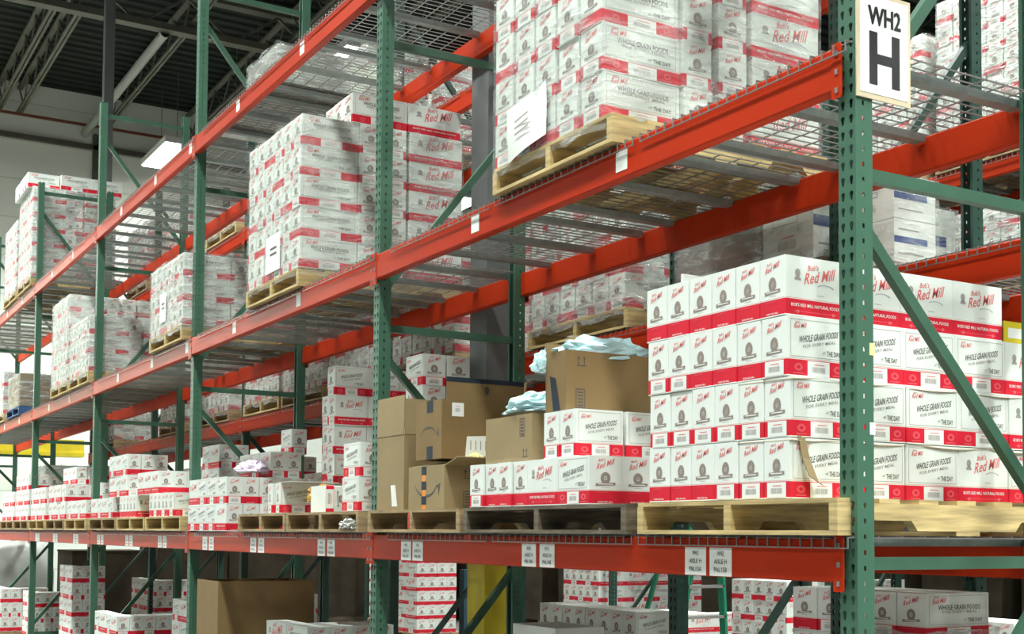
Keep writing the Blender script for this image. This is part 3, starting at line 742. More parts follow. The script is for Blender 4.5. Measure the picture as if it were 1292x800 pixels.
o = obj('raised_flap', g, e); o.modifiers.new('s', 'SOLIDIFY').thickness = .004; o['label'] = 'upright flap edged with dark printed tape'
def crumple(name, c, size, mm, label, cat, seed=3, rz=0, sub=3):
    from mathutils import noise
    g = MB(); nu, nv = 30, 18; vs = []; off = Vector((seed * 3.1, seed * 1.7, 0))
    for j in range(nv + 1):
        for i in range(nu):
            a = 2 * math.pi * i / nu; b = math.pi * j / nv - math.pi / 2; d = Vector((math.cos(a) * math.cos(b), math.sin(a) * math.cos(b), math.sin(b)))
            k = .80 + .45 * abs(noise.noise(d * 1.7 + off)) + .38 * abs(noise.noise(d * 4.0 + off)) + .12 * noise.noise(d * 9 + off)
            z = d.z * size[2] * k * 1.1
            if z < -.35 * size[2]: z = -.35 * size[2]
            vs.append((d.x * size[0] * k, d.y * size[1] * k, z))
    fs = [(j * nu + i, j * nu + (i + 1) % nu, (j + 1) * nu + (i + 1) % nu, (j + 1) * nu + i) for j in range(nv) for i in range(nu)]
    g.add(vs, fs, mm); o = obj(name, g); o.location = c; o.rotation_euler[2] = rz; return tag(o, label, cat)
def d4(g, W, D, H):
    g.setf((W / 2, 0, 0), (1, 0, 0), (0, 0, 1)); care_mark(g, W * .30, H * .72, .045, .085); arrows_mark(g, W * .36, H * .16, .045)
open_box('brown_box', -2.36, -.03, zb + .210, .43, .34, .215, 'open brown box of crumpled plastic on the left of the dark pallet', 'kraft_pale', flaps=(('b', .03, 20),), deco=d4)
crumple('plastic_film_bundle', (-2.10, .10, zb + .465), (.19, .13, .065), 'bag_blue', 'pale blue crumpled plastic bulging from the smaller open brown box', 'plastic film', 4)
def d5(g, W, D, H):
    g.setf((W, D / 2, 0), (0, 1, 0), (0, 0, 1)); arrows_mark(g, -.17, H * .82, .05); care_mark(g, -.175, H * .20, .05, .085)
    g.setf((W / 2, 0, 0), (1, 0, 0), (0, 0, 1)); g.poly([(-.02, .0), (.04, .0), (.0, H * .55), (-.05, H * .6)], 'tape')
open_box('brown_box', -1.83, -.02, zt + .211, .17, .50, .265, 'open brown box full of pale blue plastic, on the upper carton row', 'kraft', flaps=(('l', .05, 10),), deco=d5)
crumple('plastic_film_bundle', (-1.745, .22, zt + .475), (.09, .24, .07), 'bag_blue', 'pale blue crumpled plastic rising out of the upper open brown box', 'plastic film', 9)
crumple('plastic_film_bundle', (-1.86, -.01, zt + .42), (.035, .06, .07), 'bag_blue', 'pale blue plastic hanging over the left side of the upper brown box', 'plastic film', 12)
crumple('plastic_film_bundle', (-1.55, .52, zt + .27), (.07, .09, .10), 'bag_blue', 'pale blue plastic lump between the upper brown box and the big stack', 'plastic film', 15)
crumple('crumpled_paper', (-2.86, .18, zb + .262), (.05, .05, .035), 'yellow2', 'small crumpled yellow paper between the two taped brown boxes', 'paper', 16)

# --- nearest bay, middle shelf: big wrapped load
pallet(-2.26, -.06, z3, 'yellow pine pallet under the big wrapped load at the top centre', W=1.0, D=1.22)
e = wrapped(-2.255, -.05, z3 + PT, .93, 1.215, 6, 'tall stretch-wrapped load of white and red cartons at the top centre', seed=11, thin=True)
g = MB(); n = 8; vs = []
for i in range(n + 1):
    for j in range(n + 1):
        u, v = i / n, j / n; vs.append((.16 + .33 * u, -.016 - .012 * math.sin(u * 3 + v * 2) - .05 * max(0, u - .7) * v, -.01 + .25 * v + .05 * u))
g.add(vs, [(i * (n + 1) + j, (i + 1) * (n + 1) + j, (i + 1) * (n + 1) + j + 1, i * (n + 1) + j + 1) for i in range(n) for j in range(n)], 'label')
g.setf((.28, -.031, .13), (1, 0, .15), (0, 0, 1))
for q in range(3): g.rect(-.04, .03 - .03 * q, .08, .04 - .03 * q, 'grey', .004)
o = obj('paper_sheet', g, e, smooth=True); o['label'] = 'white delivery sheet under the film'

# --- second bay, middle shelf
pallet(-5.92, -.06, z3, 'pine pallet under the wrapped load left of the second post', W=1.06, D=1.22)
e = wrapped(-5.91, -.05, z3 + PT, 1.06, 1.2, 5, 'tall stretch-wrapped load of white and red cartons behind the second post', seed=12, thin=True)
for i in range(2):
    for j in range(3):
        case('M', 1.06 - .165 * (3 - j) if i else 1.06 - .165 * (3 - j), .36 + i * .42, 5 * .206, 'y', 'b', 'w' if j == 2 and i == 0 else 'r', e)
paper(e, .42, 0, .05, .28, .26)
# --- third bay, middle shelf
pallet(-8.66, -.06, z3, 'pine pallet under the low wrapped load in the third bay', W=1.06, D=1.2)
e = wrapped(-8.65, -.05, z3 + PT, 1.07, 1.2, 3, 'low three-layer wrapped load of cartons on the middle shelf of the third bay', seed=13)
paper(e, .35, 0, .1, .2, .26)
# --- fourth bay, middle shelf
pallet(-13.42, -.06, z3, 'pine pallet under the tall wrapped load in the fourth bay', W=1.06, D=1.2)
wrapped(-13.40, -.05, z3 + PT, 1.03, 1.2, 5, 'tall wrapped load of cartons in the fourth bay, middle shelf', seed=14)
pallet(-12.30, -.06, z3, 'pine pallet under the shorter wrapped load in the fourth bay', W=1.04, D=1.2)
wrapped(-12.28, -.05, z3 + PT, 1.0, 1.0, 3, 'shorter wrapped load of cartons in the fourth bay beside the tall one', seed=15)
# --- fifth bay, middle shelf
pallet(-16.85, -.05, z3, 'blue painted pallet carrying the brown wrapped carton', W=1.05, D=1.15, wood='blue')
e = empty('wrapped_load', (-16.82, -.03, z3 + PT), 'plain brown carton load wrapped in clear film on the blue pallet', 'pallet load')
g = MB(); g.box((0, 0, 0), (.98, 1.1, .46), 'kraft'); obj('carton_block', g, e); film(-.008, -.008, .988, 1.108, -.03, .47, e, 'film', 44)
pallet(-18.2, -.05, z3, 'pine pallet at the far left edge on the middle shelf', W=1.05, D=1.2)
wrapped(-18.18, -.04, z3 + PT, .98, 1.2, 3, 'wrapped load with white cartons at the far left edge, middle shelf', seed=17)

# --- top shelf
pallet(-16.12, -.06, z4, 'pine pallet under the tallest load on the top shelf', W=1.08, D=1.15)
e = wrapped(-16.10, -.05, z4 + PT, 1.08, 1.1, 6, 'very tall wrapped load with an overhanging carton layer near the end wall', seed=18)
for i in range(6): case('M', -.06 + i * .175, -.06, 6 * .206 + .002, 'y', 'b', 'w', e)
for i in range(2): case('M', .90, .36 + i * .415, 6 * .206 + .002, 'y', 'b', 'w', e)
pallet(-17.35, -.06, z4, 'pine pallet under the shorter load on the top shelf', W=1.1, D=1.2)
wrapped(-17.33, -.05, z4 + PT, 1.08, 1.15, 5, 'shorter wrapped load of cartons left of the tallest one on the top shelf', seed=19)
def lowload(x0, y0, z0, W, D, label, layers=1, seed=5):
    pallet(x0, y0, z0, 'pine pallet under the ' + label.split(',')[0], W=W, D=D)
    return wrapped(x0 + .02, y0 + .02, z0 + PT, W - .04, D - .04, layers, label, seed=seed)
e = empty('wrapped_load', (-6.50, .12, z4 + .012), 'low silvery film-wrapped bundle peeping over the top beam, the taller one', 'pallet load')
g = MB(); g.box((0, 0, 0), (.66, 1.0, .28), 'silver'); obj('carton_block', g, e); film(-.008, -.008, .668, 1.008, 0, .29, e, 'film', 24, amp=.02)
e = empty('wrapped_load', (-7.36, .14, z4 + .012), 'very low film-wrapped bundle peeping over the top beam', 'pallet load')
g = MB(); g.box((0, 0, 0), (.74, 1.0, .12), 'silver'); obj('carton_block', g, e); film(-.008, -.008, .748, 1.008, 0, .125, e, 'film', 23)

# --- second bay, lowest shelf
pallet(-6.05, -.05, z2, 'weathered pallet in the second bay, left of the pair, with narrow openings', W=.98, D=1.2, wood='wood2')
pallet(-5.02, -.06, z2, 'weathered pallet in the second bay touching the second post', W=1.2, D=1.2, wood='wood2')
GT = 'cartons in the tall loose column of the second bay'
lays = ['bottom', 'second', 'third', 'fourth', 'top']
for k in range(5):
    for j in range(3):
        case('S', -5.385 + (.01 if k % 2 else 0), .37 + j * .253, zb + k * .209, 'y', 'b' if k in (0, 4) else 'b', 'w' if k in (0, 1, 4) else 'r', None,
             'white carton, %s layer, %s back, tall loose column of second bay' % (lays[k], ORD[j]), GT)
for k in range(4):
    for i in range(2):
        case('S', -5.70 + i * .135, .46, zb + k * .209 + .03, 'y', 'b' if k != 1 else 't', 'w', None, 'narrow carton, %s layer, %s column left of the tall loose column' % (lays[k], 'left' if i == 0 else 'right'), GT)
for k in range(5):
    for j in range(2):
        case('T', -4.62, .62 + j * .18, zb + k * .209, 'x', 'b', 'r' if k % 2 else 'w', None, 'carton, %s layer, %s rank of the stack just behind the second post' % (lays[k], 'front' if j == 0 else 'rear'), GT)
GL = 'loose cartons at the front of the second bay'
for i in range(2): case('S', -5.50 + i * .15, -.02, zb, 'y', 'b', 'w', None, 'narrow white and red carton, %s of the leaning pair in the second bay' % ('left' if i == 0 else 'right'), GL, rot=-.12)
g = MB(); g.box((-5.30, -.02, zb + .210), (-5.05, .33, zb + .213), 'label'); o = tag(obj('carton_flap', g), 'open white carton flap above the leaning carton pair in the second bay', 'cardboard flap')
# carton lying on its side, torn open
o = obj('carton', case_mesh('T', 'b', 'w')); tag(o, 'white carton lying on its side with its printed end turned sideways, second bay', 'carton', GL)
o.rotation_euler = (math.radians(90), 0, math.radians(90)); o.location = (-4.70, .14, zb + .086)
o.rotation_euler = Matrix(((0, 0, 1), (1, 0, 0), (0, 1, 0))).to_euler()
o.location = (-4.68, .16, zb + .085)
M3 = Matrix(((0, 1, 0), (0, 0, -1), (-1, 0, 0)))   # end faces +x, top faces -y
M3 = Matrix(((0, 1, 0), (0, 0, 1), (1, 0, 0)))
o.rotation_euler = M3.to_euler(); o.location = (-4.68, .03, zb + .086)
crumple('grain_bag', (-4.86, .13, zb + .095), (.05, .10, .08), 'amber', 'yellow grain bag showing inside the torn carton in the second bay', 'bag', 31)
for k in range(2):
    case('T', -4.25, .02, zb + k * .209, 'x', 'b', 'w', None, 'white carton just left of the second post, %s one' % ('lower' if k == 0 else 'upper'), GL)
crumple('plastic_film_bundle', (-3.98, -.05, z2 + .045), (.13, .035, .04), 'silver', 'silvery scrap of film on the mesh beside the second post', 'plastic film', 33)
# two-layer stack directly on the deck, left of the second bay
shell('S', -7.40, -.03, z2 + .012, 4, 6, 2, 'x', 'left of second bay', ends='ttbt', wides='wrww', group='cartons in the two-layer stack of the second bay')
shell('S', -7.25, .35, z2 + .012 + .42, 3, 2, 1, 'x', 'second bay upper row', ends='tb', wides='wr', group='cartons in the rear upper row of the second bay')
case('S', -7.0, .62, z2 + .64, 'x', 'b', 'w', None, 'single white carton at the very top of the second bay stack', 'cartons in the rear upper row of the second bay')
crumple('plastic_film_bundle', (-6.62, .25, z2 + .50), (.16, .12, .065), 'bag_lilac', 'crumpled lilac plastic sheet on the cartons of the second bay', 'plastic film', 35)
# third bay, lowest shelf
for i, (x, wd, nm) in enumerate(((-11.10, 1.22, 'left'), (-9.84, 1.08, 'middle'), (-8.72, 1.16, 'right'))):
    pallet(x, -.05, z2, 'pale pallet under loose cartons in the third bay, %s one' % nm, W=wd, D=1.2, wood='wood' if i else 'wood2')
G3 = 'loose cartons on the lowest shelf of the third bay'
shell('S', -11.08, -.03, zb, 4, 3, 1, 'x', 'third bay left pallet', ends='bt', wides='rw', group=G3)
shell('S', -9.80, -.03, zb, 5, 4, 1, 'y', 'third bay middle pallet', ends='bbt', wides='wr', group=G3)
shell('S', -8.66, -.03, zb, 6, 4, 1, 'y', 'third bay right pallet', ends='tb', wides='rw', group=G3)
shell('S', -10.3, -.02, zb + .209, 3, 3, 2, 'x', 'third bay left block', ends='tb', wides='wr', group=G3)
shell('S', -9.15, -.02, zb + .209, 3, 3, 1, 'x', 'third bay raised row', ends='bt', wides='rr', group=G3)
shell('S', -8.15, .3, zb + .209, 2, 2, 2, 'x', 'third bay right block', ends='bt', wides='rw', group=G3)
# fourth bay, lowest shelf
for i, (x, nm) in enumerate(((-14.8, 'left'), (-13.6, 'middle'), (-12.4, 'right'))):
    pallet(x, -.05, z2, 'pale pallet under loose cartons in the fourth bay, %s one' % nm, W=1.12, D=1.2, wood='wood' if i != 1 else 'wood2')
G4 = 'loose cartons on the lowest shelf of the fourth bay'
shell('S', -14.75, -.03, zb, 4, 4, 2, 'x', 'fourth bay left pallet', ends='bt', wides='rw', group=G4)
shell('S', -13.5, -.03, zb, 4, 4, 2, 'x', 'fourth bay middle pallet', ends='tb', wides='wr', group=G4)
shell('S', -12.35, -.03, zb, 4, 4, 1, 'x', 'fourth bay right pallet', ends='tt', wides='wr', group=G4)
shell('S', -12.20, .2, zb + .209, 2, 2, 1, 'x', 'fourth bay raised pair', ends='tb', wides='wr', group=G4)
shell('S', -13.3, .1, zb + .42, 3, 2, 1, 'x', 'fourth bay third layer', ends='tb', wides='wr', group=G4)
# fifth bay
for i, (x, nm) in enumerate(((-18.4, 'left'), (-17.2, 'middle'), (-16.0, 'right'))):
    pallet(x, -.05, z2, 'pallet in the fifth bay at the far left of the lowest shelf, %s one' % nm, W=1.12, D=1.2, wood='wood2')
G5 = 'loose cartons on the lowest shelf of the fifth bay'
shell('S', -15.95, -.03, zb, 4, 3, 3, 'x', 'fifth bay right pallet', ends='bt', wides='rw', group=G5)
shell('S', -17.15, -.03, zb, 4, 2, 2, 'x', 'fifth bay middle pallet', ends='bt', wides='rw', group=G5)
e = empty('wrapped_load', (-16.9, .35, zb + .42), 'grey film-wrapped block on top of the cartons at the far left', 'pallet load')
g = MB(); g.box((0, 0, 0), (1.0, .7, .38), 'greytank'); obj('carton_block', g, e); film(-.008, -.008, 1.008, .708, 0, .39, e, 'film', 51)

# ================================================================== SECOND ROW LOADS
zs1, zs2, zs3 = 1.60, 2.81, 4.86
GW = 'stretch-wrapped pallet loads'
def row2(x0, W, z, layers, label, seed, thin=False, wood='wood2', Yb=Y2):
    pallet(x0, Yb - .03, z, 'pallet under the ' + ' '.join(label.split()[:13]), W=W, D=1.15, wood=wood)
    return wrapped(x0 + .02, Yb - .02, z + PT, W - .04, 1.1, layers, label, seed=seed, thin=thin)
row2(-4.12, 1.12, zs2, 4, 'dim wrapped carton load seen behind the nearest bay, left of the silvery one', 61, wood='wood')
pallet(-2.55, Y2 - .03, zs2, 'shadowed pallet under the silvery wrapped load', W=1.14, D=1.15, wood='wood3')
e = empty('wrapped_load', (-2.53, Y2 - .03, zs2 + PT), 'silvery film-wrapped block behind the big near stack', 'pallet load')
g = MB(); g.box((0, 0, 0), (.68, 1.05, .55), 'silver'); obj('carton_block', g, e); film(-.008, -.008, .69, 1.06, -.04, .56, e, 'film', 63)
def bluecase(g, x, y, z, W, D, H):
    g.box((x, y, z), (x + W, y + D, z + H), 'label')
    g.setf((x + W / 2, y, z), (1, 0, 0), (0, 0, 1)); g.frame_lines(-W * .3, H * .55, W * .2, H * .68, .003, 'deepblue')
    barcode(g, -W * .32, H * .12, W * .3, H * .45)
    g.setf((x + W, y + D / 2, z), (0, 1, 0), (0, 0, 1)); g.rect(-D * .5, H * .45, D * .3, H * .6, 'deepblue'); g.rect(-D * .4, H * .75, D * .1, H * .78, 'grey'); g.rect(-D * .4, H * .2, D * .2, H * .23, 'grey')
def blue_load(x0, W, D, nx, ny, nz, H, z, label, seed):
    e = empty('wrapped_load', (x0, Y2 - .03, z), label, 'pallet load')
    for k in range(nz):
        for j in range(ny):
            for i in range(nx):
                if j and i < nx - 1: continue
                g = MB(); bluecase(g, i * W / nx, j * D / ny, k * H, W / nx - .003, D / ny - .003, H - .003); obj('carton', g, e)
    film(-.008, -.008, W + .008, D + .008, -.05, nz * H, e, 'film_thin', seed); return e
blue_load(-1.83, .36, 1.0, 1, 3, 1, .36, zs2 + PT, 'white cartons with a framed blue label, beside the silvery block in the second row', 64)
blue_load(-1.29, .325, .27, 1, 1, 2, .20, zs2 + PT - .11, 'wrapped pair of white cartons with a dark blue stripe behind the nearest post', 65)
row2(-6.27, 1.12, zs2, 5, 'wrapped carton load left of the thick grey column in the second row', 66, thin=True)
row2(-9.95, 1.08, zs2, 3, 'wrapped carton load seen under the third bay, left of three', 67, wood='wood')
row2(-8.80, 1.08, zs2, 3, 'wrapped carton load seen under the third bay, middle of three', 68)
row2(-7.62, 1.12, zs2, 3, 'wrapped carton load seen under the third bay, right of three', 69)
row2(-11.55, 1.10, zs2, 3, 'dim wrapped load in the second row beyond the third post', 70)
row2(-13.3, 1.10, zs2, 2, 'silvery low wrapped load in the second row near the yellow beam', 71)
row2(-16.9, 1.10, zs2, 2, 'far low wrapped load in the second row by the end wall', 72)
# top shelf of the second row
row2(-11.4, 1.1, zs3, 1, 'flat wrapped load on a pallet high in the second row, left one', 73, wood='wood')
row2(-9.2, 1.1, zs3, 3, 'wrapped load high in the second row behind the third bay', 74)
row2(-7.9, 1.1, zs3, 4, 'wrapped load high in the second row behind the wrapped load by the second post', 75)
row2(-13.2, 1.1, zs3, 3, 'pale wrapped load high in the second row, second from the far end', 76)
row2(-15.2, 1.1, zs3, 4, 'pale wrapped load high in the second row at the far end', 77)
# lowest shelf of the second row
GB = 'loose cartons on the lowest shelf of the second row'
for i, (x, nx, nz) in enumerate(((-6.2, 4, 2), (-9.9, 4, 3), (-8.7, 4, 2), (-7.5, 4, 2), (-13.6, 4, 3), (-12.3, 4, 3), (-17.2, 4, 4))):
    pallet(x - .03, Y2 - .03, zs1, 'pallet on the lowest shelf of the second row, %s of the partly hidden ones' % ORD[i], W=1.08, D=1.15, wood='wood2', group='partly hidden second-row pallets')
    shell('S', x, Y2 - .01, zs1 + PT, nx, 3, nz, 'x', 'second-row stack %s from the listing start, behind the front shelf' % ORD[i] if False else
          ['behind the brown boxes', 'second-row, third bay left', 'second-row, third bay middle', 'second-row, third bay right',
           'second-row, fourth bay left', 'second-row, fourth bay right', 'second-row by end wall'][i], ends='bt', wides='wr', group=GB)
pallet(-1.15, Y2 + .02, zs1, 'pine pallet just behind the big near stack', W=.95, D=1.1)
shell('S', -.63, Y2 + .07, zs1 + PT, 3, 4, 3, 'y', 'behind the big near stack', ends='bt', wides='rww', group='cartons behind the big near stack')
g = MB(); g.box((-.258, 1.09, 2.366), (-.253, 1.28, 2.45), 'yellow'); g.box((-.2529, 1.115, 2.385), (-.2524, 1.26, 2.425), 'label'); tag(obj('shelf_tag', g), 'yellow-bordered tag standing on the right end of the big near stack', 'tag')
# grey drum-like bulk bag with white label behind the second bay
e = empty('bulk_bag', (-9.0, 2.55, 1.75), 'grey wrapped bulk bag with a white printed label, behind the second bay', 'bulk bag')

# ================================================================== THIRD ROW LOADS
def row3(x0, z, layers, label, seed, W=1.12):
    pallet(x0, Y3 - .03, z, 'pallet under the ' + label, W=W, D=1.15, wood='wood2')
    return wrapped(x0 + .02, Y3 - .02, z + PT, W - .04, 1.1, layers, label, seed=seed)
for i, (x, L) in enumerate(((-4.80, 7), (-3.62, 7), (-6.05, 6), (-7.4, 6), (-8.6, 5), (-9.8, 6), (-11.2, 6))):
    row3(x, 4.86, L, 'tall wrapped carton load high across the rear aisle, %s from the right' % ['second', 'first', 'third', 'fourth', 'fifth', 'sixth', 'seventh'][i], 80 + i)
row3(-3.65, 3.70, 3, 'wrapped load under the upper shelf across the rear aisle, right one', 88)
row3(-4.85, 3.70, 3, 'wrapped load between the two upper shelves across the rear aisle, left one', 89)
row3(-7.45, 3.70, 3, 'wrapped load between the two upper shelves, behind the thick grey column', 90)

# ================================================================== FLOOR LEVEL
def stack_floor(kind, x0, y0, nx, ny, nz, along, name, group, ends='bt', wides='wr', base=True, wood='wood2', skipf=None):
    w, d, h = KIND[kind]; dx, dy = (w, d) if along == 'y' else (d, w)
    if base: pallet(x0 - .02, y0 - .02, 0 - .012, 'floor pallet under ' + name, W=nx * (dx + .0015) + .04, D=max(.8, ny * dy + .04), wood=wood, group='pallets on the floor')
    shell(kind, x0, y0, .125, nx, ny, nz, along, name, ends=ends, wides=wides, group=group, skipf=skipf)
# second-row floor loads near the camera
GA = 'cartons on the floor under the nearest bay'
nm = 'dim floor stack, nearest bay'
xC = at(803, 745, 'y', 1.28).x
stack_floor('S', xC - 8 * .1315, 1.28, 8, 4, 5, 'y', nm, GA, ends='tbtt', wides='ww', skipf=lambda i, j, k: (k == 4 and j > 0))
xD = at(1168, 737, 'y', 1.32).x
stack_floor('M', xD - 5 * .1645, 1.32, 5, 1, 6, 'y', 'dim floor stack, nearest post', 'cartons on the floor behind the nearest post', ends='tbtb', wides='ww')
e = empty('wrapped_load', (xD, 1.2, .9), 'clear film bunched over the lower right of the dim floor stack', 'plastic film')
film(-.3, .08, .02, .56, -.4, .30, e, 'film', 99, amp=.05)
# front-row floor loads
Gf = 'cartons on the floor of the second bay'
stack_floor('M', -6.1, .2, 2, 4, 4, 'x', 'floor stack, second bay', Gf, ends='tb', wides='wr')
open_box('bulk_carton', -7.28, .02, 0, .56, .80, 1.215, 'very large plain brown bulk carton on the floor under the second bay', 'kraft', t=.012)
open_box('white_carton', -2.85, .42, 0.86, .42, .30, .27, 'white printed carton with a red emblem on top, on the floor left of centre', 'label',
         deco=lambda g, W, D, H: (g.setf((W, D / 2, 0), (0, 1, 0), (0, 0, 1)), g.ring(-.05, H * .75, .03, .022, .6, 'redink'), g.rect(-.10, H * .74, 0, H * .76, 'redink')))
stack_floor('M', -2.9, .42, 1, 2, 3, 'x', 'floor stack under emblem carton', 'cartons under the emblem carton', ends='tb', wides='wr')
Gg = 'cartons on the floor of the far bays'
stack_floor('S', -13.9, .2, 3, 3, 5, 'x', 'tall floor stack, fourth bay', Gg)
stack_floor('S', -10.95, .0, 4, 6, 3, 'x', 'broad floor stack, third bay', Gg, ends='ttbb')
stack_floor('S', -11.0, 1.30, 6, 5, 4, 'x', 'rear floor stack, third bay', Gg)
stack_floor('S', -9.2, .35, 3, 4, 4, 'x', 'right floor stack, third bay', Gg)
stack_floor('S', -17.9, -.1, 5, 5, 3, 'x', 'low floor stack, fifth bay', Gg)
stack_floor('S', -16.0, .1, 3, 5, 3, 'x', 'right floor stack, fifth bay', Gg)
stack_floor('S', -14.9, 1.35, 5, 5, 4, 'x', 'rear floor stack, fourth bay', Gg)
# third-row floor stacks and rear aisle
Gh = 'cartons on the floor across the rear aisle'
xE = at(527, 715, 'y', 5.2).x
stack_floor('M', xE - 2 * .42, 5.2, 2, 4, 7, 'x', 'tall stack beyond rear aisle', Gh, ends='tt', wides='rw')
stack_floor('M', at(497, 740, 'y', 6.0).x - 1.0, 6.0, 3, 4, 5, 'x', 'far stack beside second post', Gh)
xF = at(895, 765, 'y', 5.6).x
stack_floor('M', xF - 1.2, 5.6, 5, 4, 3, 'y', 'stack behind green ladder', Gh)
stack_floor('M', at(1000, 770, 'y', 5.6).x - .9, 5.6, 5, 4, 5, 'y', 'stack right of the ladder', Gh)
stack_floor('M', at(1290, 770, 'y', 5.2).x - .9, 5.2, 5, 4, 4, 'y', 'far stack at right edge', Gh)
stack_floor('M', at(760, 770, 'y', 6.0).x - .9, 6.0, 5, 4, 6, 'y', 'far stack above dim stack', Gh)
def bulk(x, y, W, D, H, label, m='filler'):  # made-up dark block that keeps the far floor view gloomy
    g = MB(); g.box((0, 0, .12), (W, D, H), m); g.box((-.01, -.01, H), (W + .01, D + .01, H + .03), m)
    for q in (.08, W / 2, W - .08): g.box((q - .05, 0, 0), (q + .05, D, .12), 'wood3')
    return tag(obj('dark_filler', g, None, (x, y, 0)), label, 'filler', 'dark fillers added on the floor')
q = 0
for x, y, H in ((-19.4, 1.2, 1.25), (-19.5, 2.6, 1.4), (-20.0, 4.0, 1.5), (-19.2, 5.3, 1.3), (-18.6, 6.6, 1.45), (-18.0, 8.0, 1.5), (-16.6, 8.4, 1.3), (-15.2, 8.6, 1.5), (-13.8, 8.9, 1.5), (-12.4, 9.2, 1.35), (-11.0, 9.4, 1.5), (-9.6, 9.5, 1.5), (-8.2, 9.6, 1.4), (-6.8, 9.7, 1.5), (-5.4, 9.8, 1.5), (-4.0, 9.8, 1.5), (-2.6, 9.8, 1.5)):
    bulk(x, y, 1.2, 1.2, H, 'added dark shade crate on the far floor, %s from the end wall' % (ORD + ['sixteenth', 'seventeenth'])[q]); q += 1
# ladder
pl = at(888, 760, 'y', 4.4)
e = empty('step_ladder', (pl.x, 4.4, 0), 'green fibreglass step ladder standing in the rear aisle', 'ladder')
H = 2.2
for s in (-1, 1):
    g = MB(); g.bar((s * .30 * 0, s * .28, 0), (0, s * .15, H), .03, .08, 'ladder', up=(1, 0, 0)); obj('rail', g, e)
    g = MB(); g.bar((-.9, s * .28, 0), (-.08, s * .15, H), .025, .05, 'ladder', up=(1, 0, 0)); obj('rear_rail', g, e)
for i in range(7):
    z = .28 * (i + 1); wdt = .28 - (.13) * z / H; g = MB(); g.box((-.05, -wdt, z), (.04, wdt, z + .025), 'alu'); obj('step', g, e)
g = MB(); g.box((-.14, -.17, H), (.05, .17, H + .04), 'ladder'); obj('top_cap', g, e)
# teal cart beside yellow column base
g = MB(); c = at(588, 770, 'y', 2.9)
g.box((c.x - .05, 2.85, 0), (c.x + .05, 2.95, 1.25), 'bluecart'); g.box((c.x - .05, 3.3, 0), (c.x + .05, 3.4, 1.25), 'bluecart'); g.box((c.x - .05, 2.95, 1.15), (c.x + .05, 3.3, 1.25), 'bluecart'); g.box((c.x - .4, 2.85, .1), (c.x + .4, 3.4, .2), 'bluecart')
tag(obj('hand_cart', g), 'dark teal hand cart frame beside the yellow column base', 'cart')
# remove unused bulk bag placeholder, build it properly
e = [o for o in bpy.data.objects if o.name.startswith('bulk_bag')][0]
g = MB(); n = 16; vs = []
for j, (z, r) in enumerate(((0, .40), (.1, .46), (.5, .47), (.75, .43), (.85, .3))):
    for i in range(n):
        a = 2 * math.pi * i / n; q = 1 / max(abs(math.cos(a)), abs(math.sin(a))) ** .6; vs.append((r * q * math.cos(a), r * q * math.sin(a), z))
g.add(vs, [(j * n + i, j * n + (i + 1) % n, (j + 1) * n + (i + 1) % n, (j + 1) * n + i) for j in range(4) for i in range(n)] + [tuple(range(4 * n, 5 * n))], 'greytank')
bagm = obj('bag_body', g, e, smooth=True).data
for x_, y_, t_ in ((-21.3, -.6, 'nearer'), (-21.6, .9, 'farther')):
    e2 = empty('bulk_bag', (x_, y_, 0), 'large grey wrapped bulk bag on the floor by the end wall, %s one' % t_, 'bulk bag'); o = obj('bag_body', bagm, e2); o.scale = (1.35, 1.35, 1.65)
g = MB(); g.box((.50, -.2, .45), (.505, .2, .65), 'label'); g.setf((.506, 0, .55), (0, 1, 0), (0, 0, 1)); g.ring(.08, 0, .03, .03, .5, 'redink'); g.rect(-.15, -.01, .04, .01, 'grey'); obj('bag_label', g, e)

# ------------------------------------------------------------------ the 300 loose cartons that show largest stay single; the many small or hidden ones become one object
import numpy as np
bpy.context.view_layer.update()
# indices, in building order, of the loose cartons that show largest from the camera
KEEPIDX = [0,1,2,3,4,5,6,7,8,9,10,11,12,13,14,15,16,17,18,19,20,21,22,23,24,25,26,27,28,29,30,31,32,33,34,35,36,37,38,39,40,41,42,43,44,45,53,54,55,63,66,67,69,72,73,77,79,81,89,91,92,93,94,95,96,97,98,99,100,101,106,107,108,109,110,111,115,116,117,118,119,120,121,122,123,126,127,128,129,130,134,135,136,137,138,139,143,144,145,148,149,150,151,152,153,154,155,156,159,161,162,163,164,165,166,167,171,172,173,174,178,179,180,181,185,186,187,188,189,192,193,194,195,202,203,204,206,207,208,209,212,213,214,215,218,219,220,221,224,225,226,227,229,230,231,232,263,410,411,412,413,414,415,416,417,438,439,443,444,445,446,447,463,464,465,466,467,474,475,476,477,479,480,481,482,484,485,486,487,489,490,491,492,494,495,496,497,498,508,509,510,511,512,513,514,517,518,519,520,521,522,523,524,572,578,579,584,585,591,592,593,594,595,600,601,602,603,604,608,609,610,611,612,613,614,616,617,620,621,624,631,632,633,634,635,658,660,665,666,667,669,670,672,675,680,681,685,686,687,688,690,691,692,693,695,696,697,698,751,759,760,774,779,780,781,782,783,787,788,789,790,791,795,796,797,798,799,829,830,831,859,860,861,862,863,867,868,869,870,871]
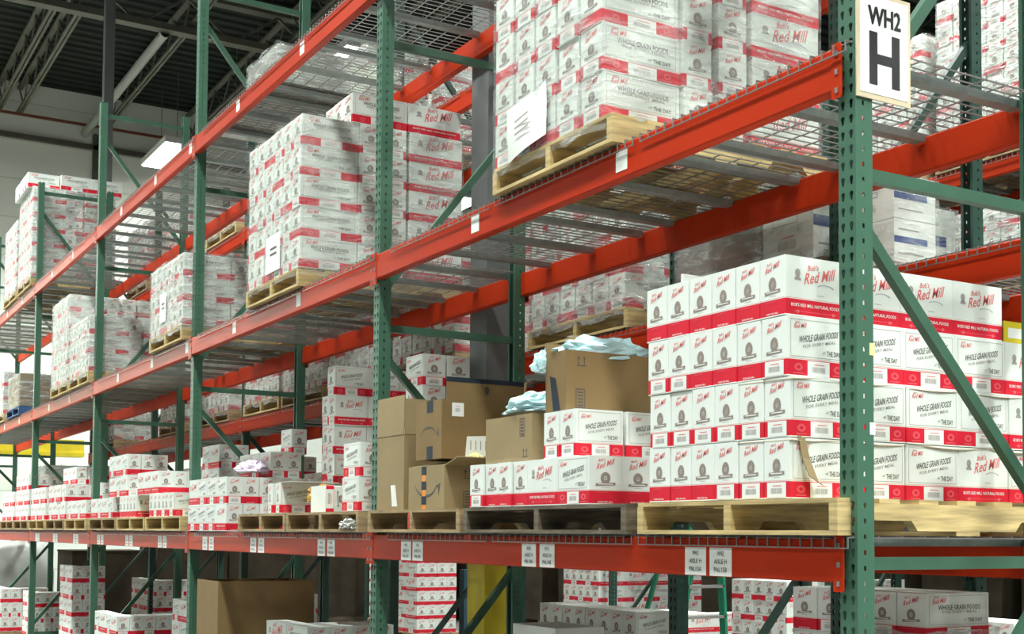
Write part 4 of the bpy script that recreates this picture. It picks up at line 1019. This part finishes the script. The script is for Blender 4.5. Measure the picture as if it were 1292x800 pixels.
kk = set(KEEPIDX); REST = [(0, r_) for i_, r_ in enumerate(LOOSE) if i_ not in kk]
VV, FV, FL, MI, base, mats = [], [], [], [], 0, []
for _s, (o, kind, en, wd) in REST:
    me = case_mesh(kind, en, wd, True); n = len(me.vertices)
    co = np.empty(n * 3, np.float32); me.vertices.foreach_get('co', co); co = co.reshape(-1, 3)
    mw = np.array(o.matrix_world); VV.append(co @ mw[:3, :3].T + mw[:3, 3])
    lv = np.empty(len(me.loops), np.int32); me.loops.foreach_get('vertex_index', lv); FV.append(lv + base); base += n
    ls = np.empty(len(me.polygons), np.int32); me.polygons.foreach_get('loop_total', ls); FL.append(ls)
    mi = np.empty(len(me.polygons), np.int32); me.polygons.foreach_get('material_index', mi)
    remap = []
    for m_ in me.materials:
        if m_ not in mats: mats.append(m_)
        remap.append(mats.index(m_))
    MI.append(np.array(remap)[mi])
if REST:
    VV = np.concatenate(VV); FV = np.concatenate(FV); FL = np.concatenate(FL); MI = np.concatenate(MI)
    me = bpy.data.meshes.new('carton'); me.vertices.add(len(VV)); me.vertices.foreach_set('co', VV.astype(np.float32).ravel())
    me.loops.add(len(FV)); me.loops.foreach_set('vertex_index', FV); me.polygons.add(len(FL))
    me.polygons.foreach_set('loop_start', np.concatenate(([0], np.cumsum(FL)[:-1])).astype(np.int32)); me.polygons.foreach_set('loop_total', FL)
    for m_ in mats: me.materials.append(m_)
    me.polygons.foreach_set('material_index', MI.astype(np.int32)); me.update(calc_edges=True)
    for _s, (o, *_r) in REST: bpy.data.objects.remove(o)
    o = bpy.data.objects.new('carton', me); C.objects.link(o)
    tag(o, 'small distant and mostly hidden white and red cartons filling the back of the shelves', 'carton', 'distant cartons', 'stuff')
bad = [o['label'] for o in C.objects if not o.parent and 'label' in o and not 4 <= len(o['label'].replace('-', ' ').split()) <= 16]
if bad: print('BADLABELS', len(bad), bad[:8])
seenl = {}
for o in C.objects:
    if not o.parent and 'label' in o: seenl.setdefault(o['label'], []).append(o.name)
print('DUPES', [(k, v[:3]) for k, v in seenl.items() if len(v) > 1][:10])
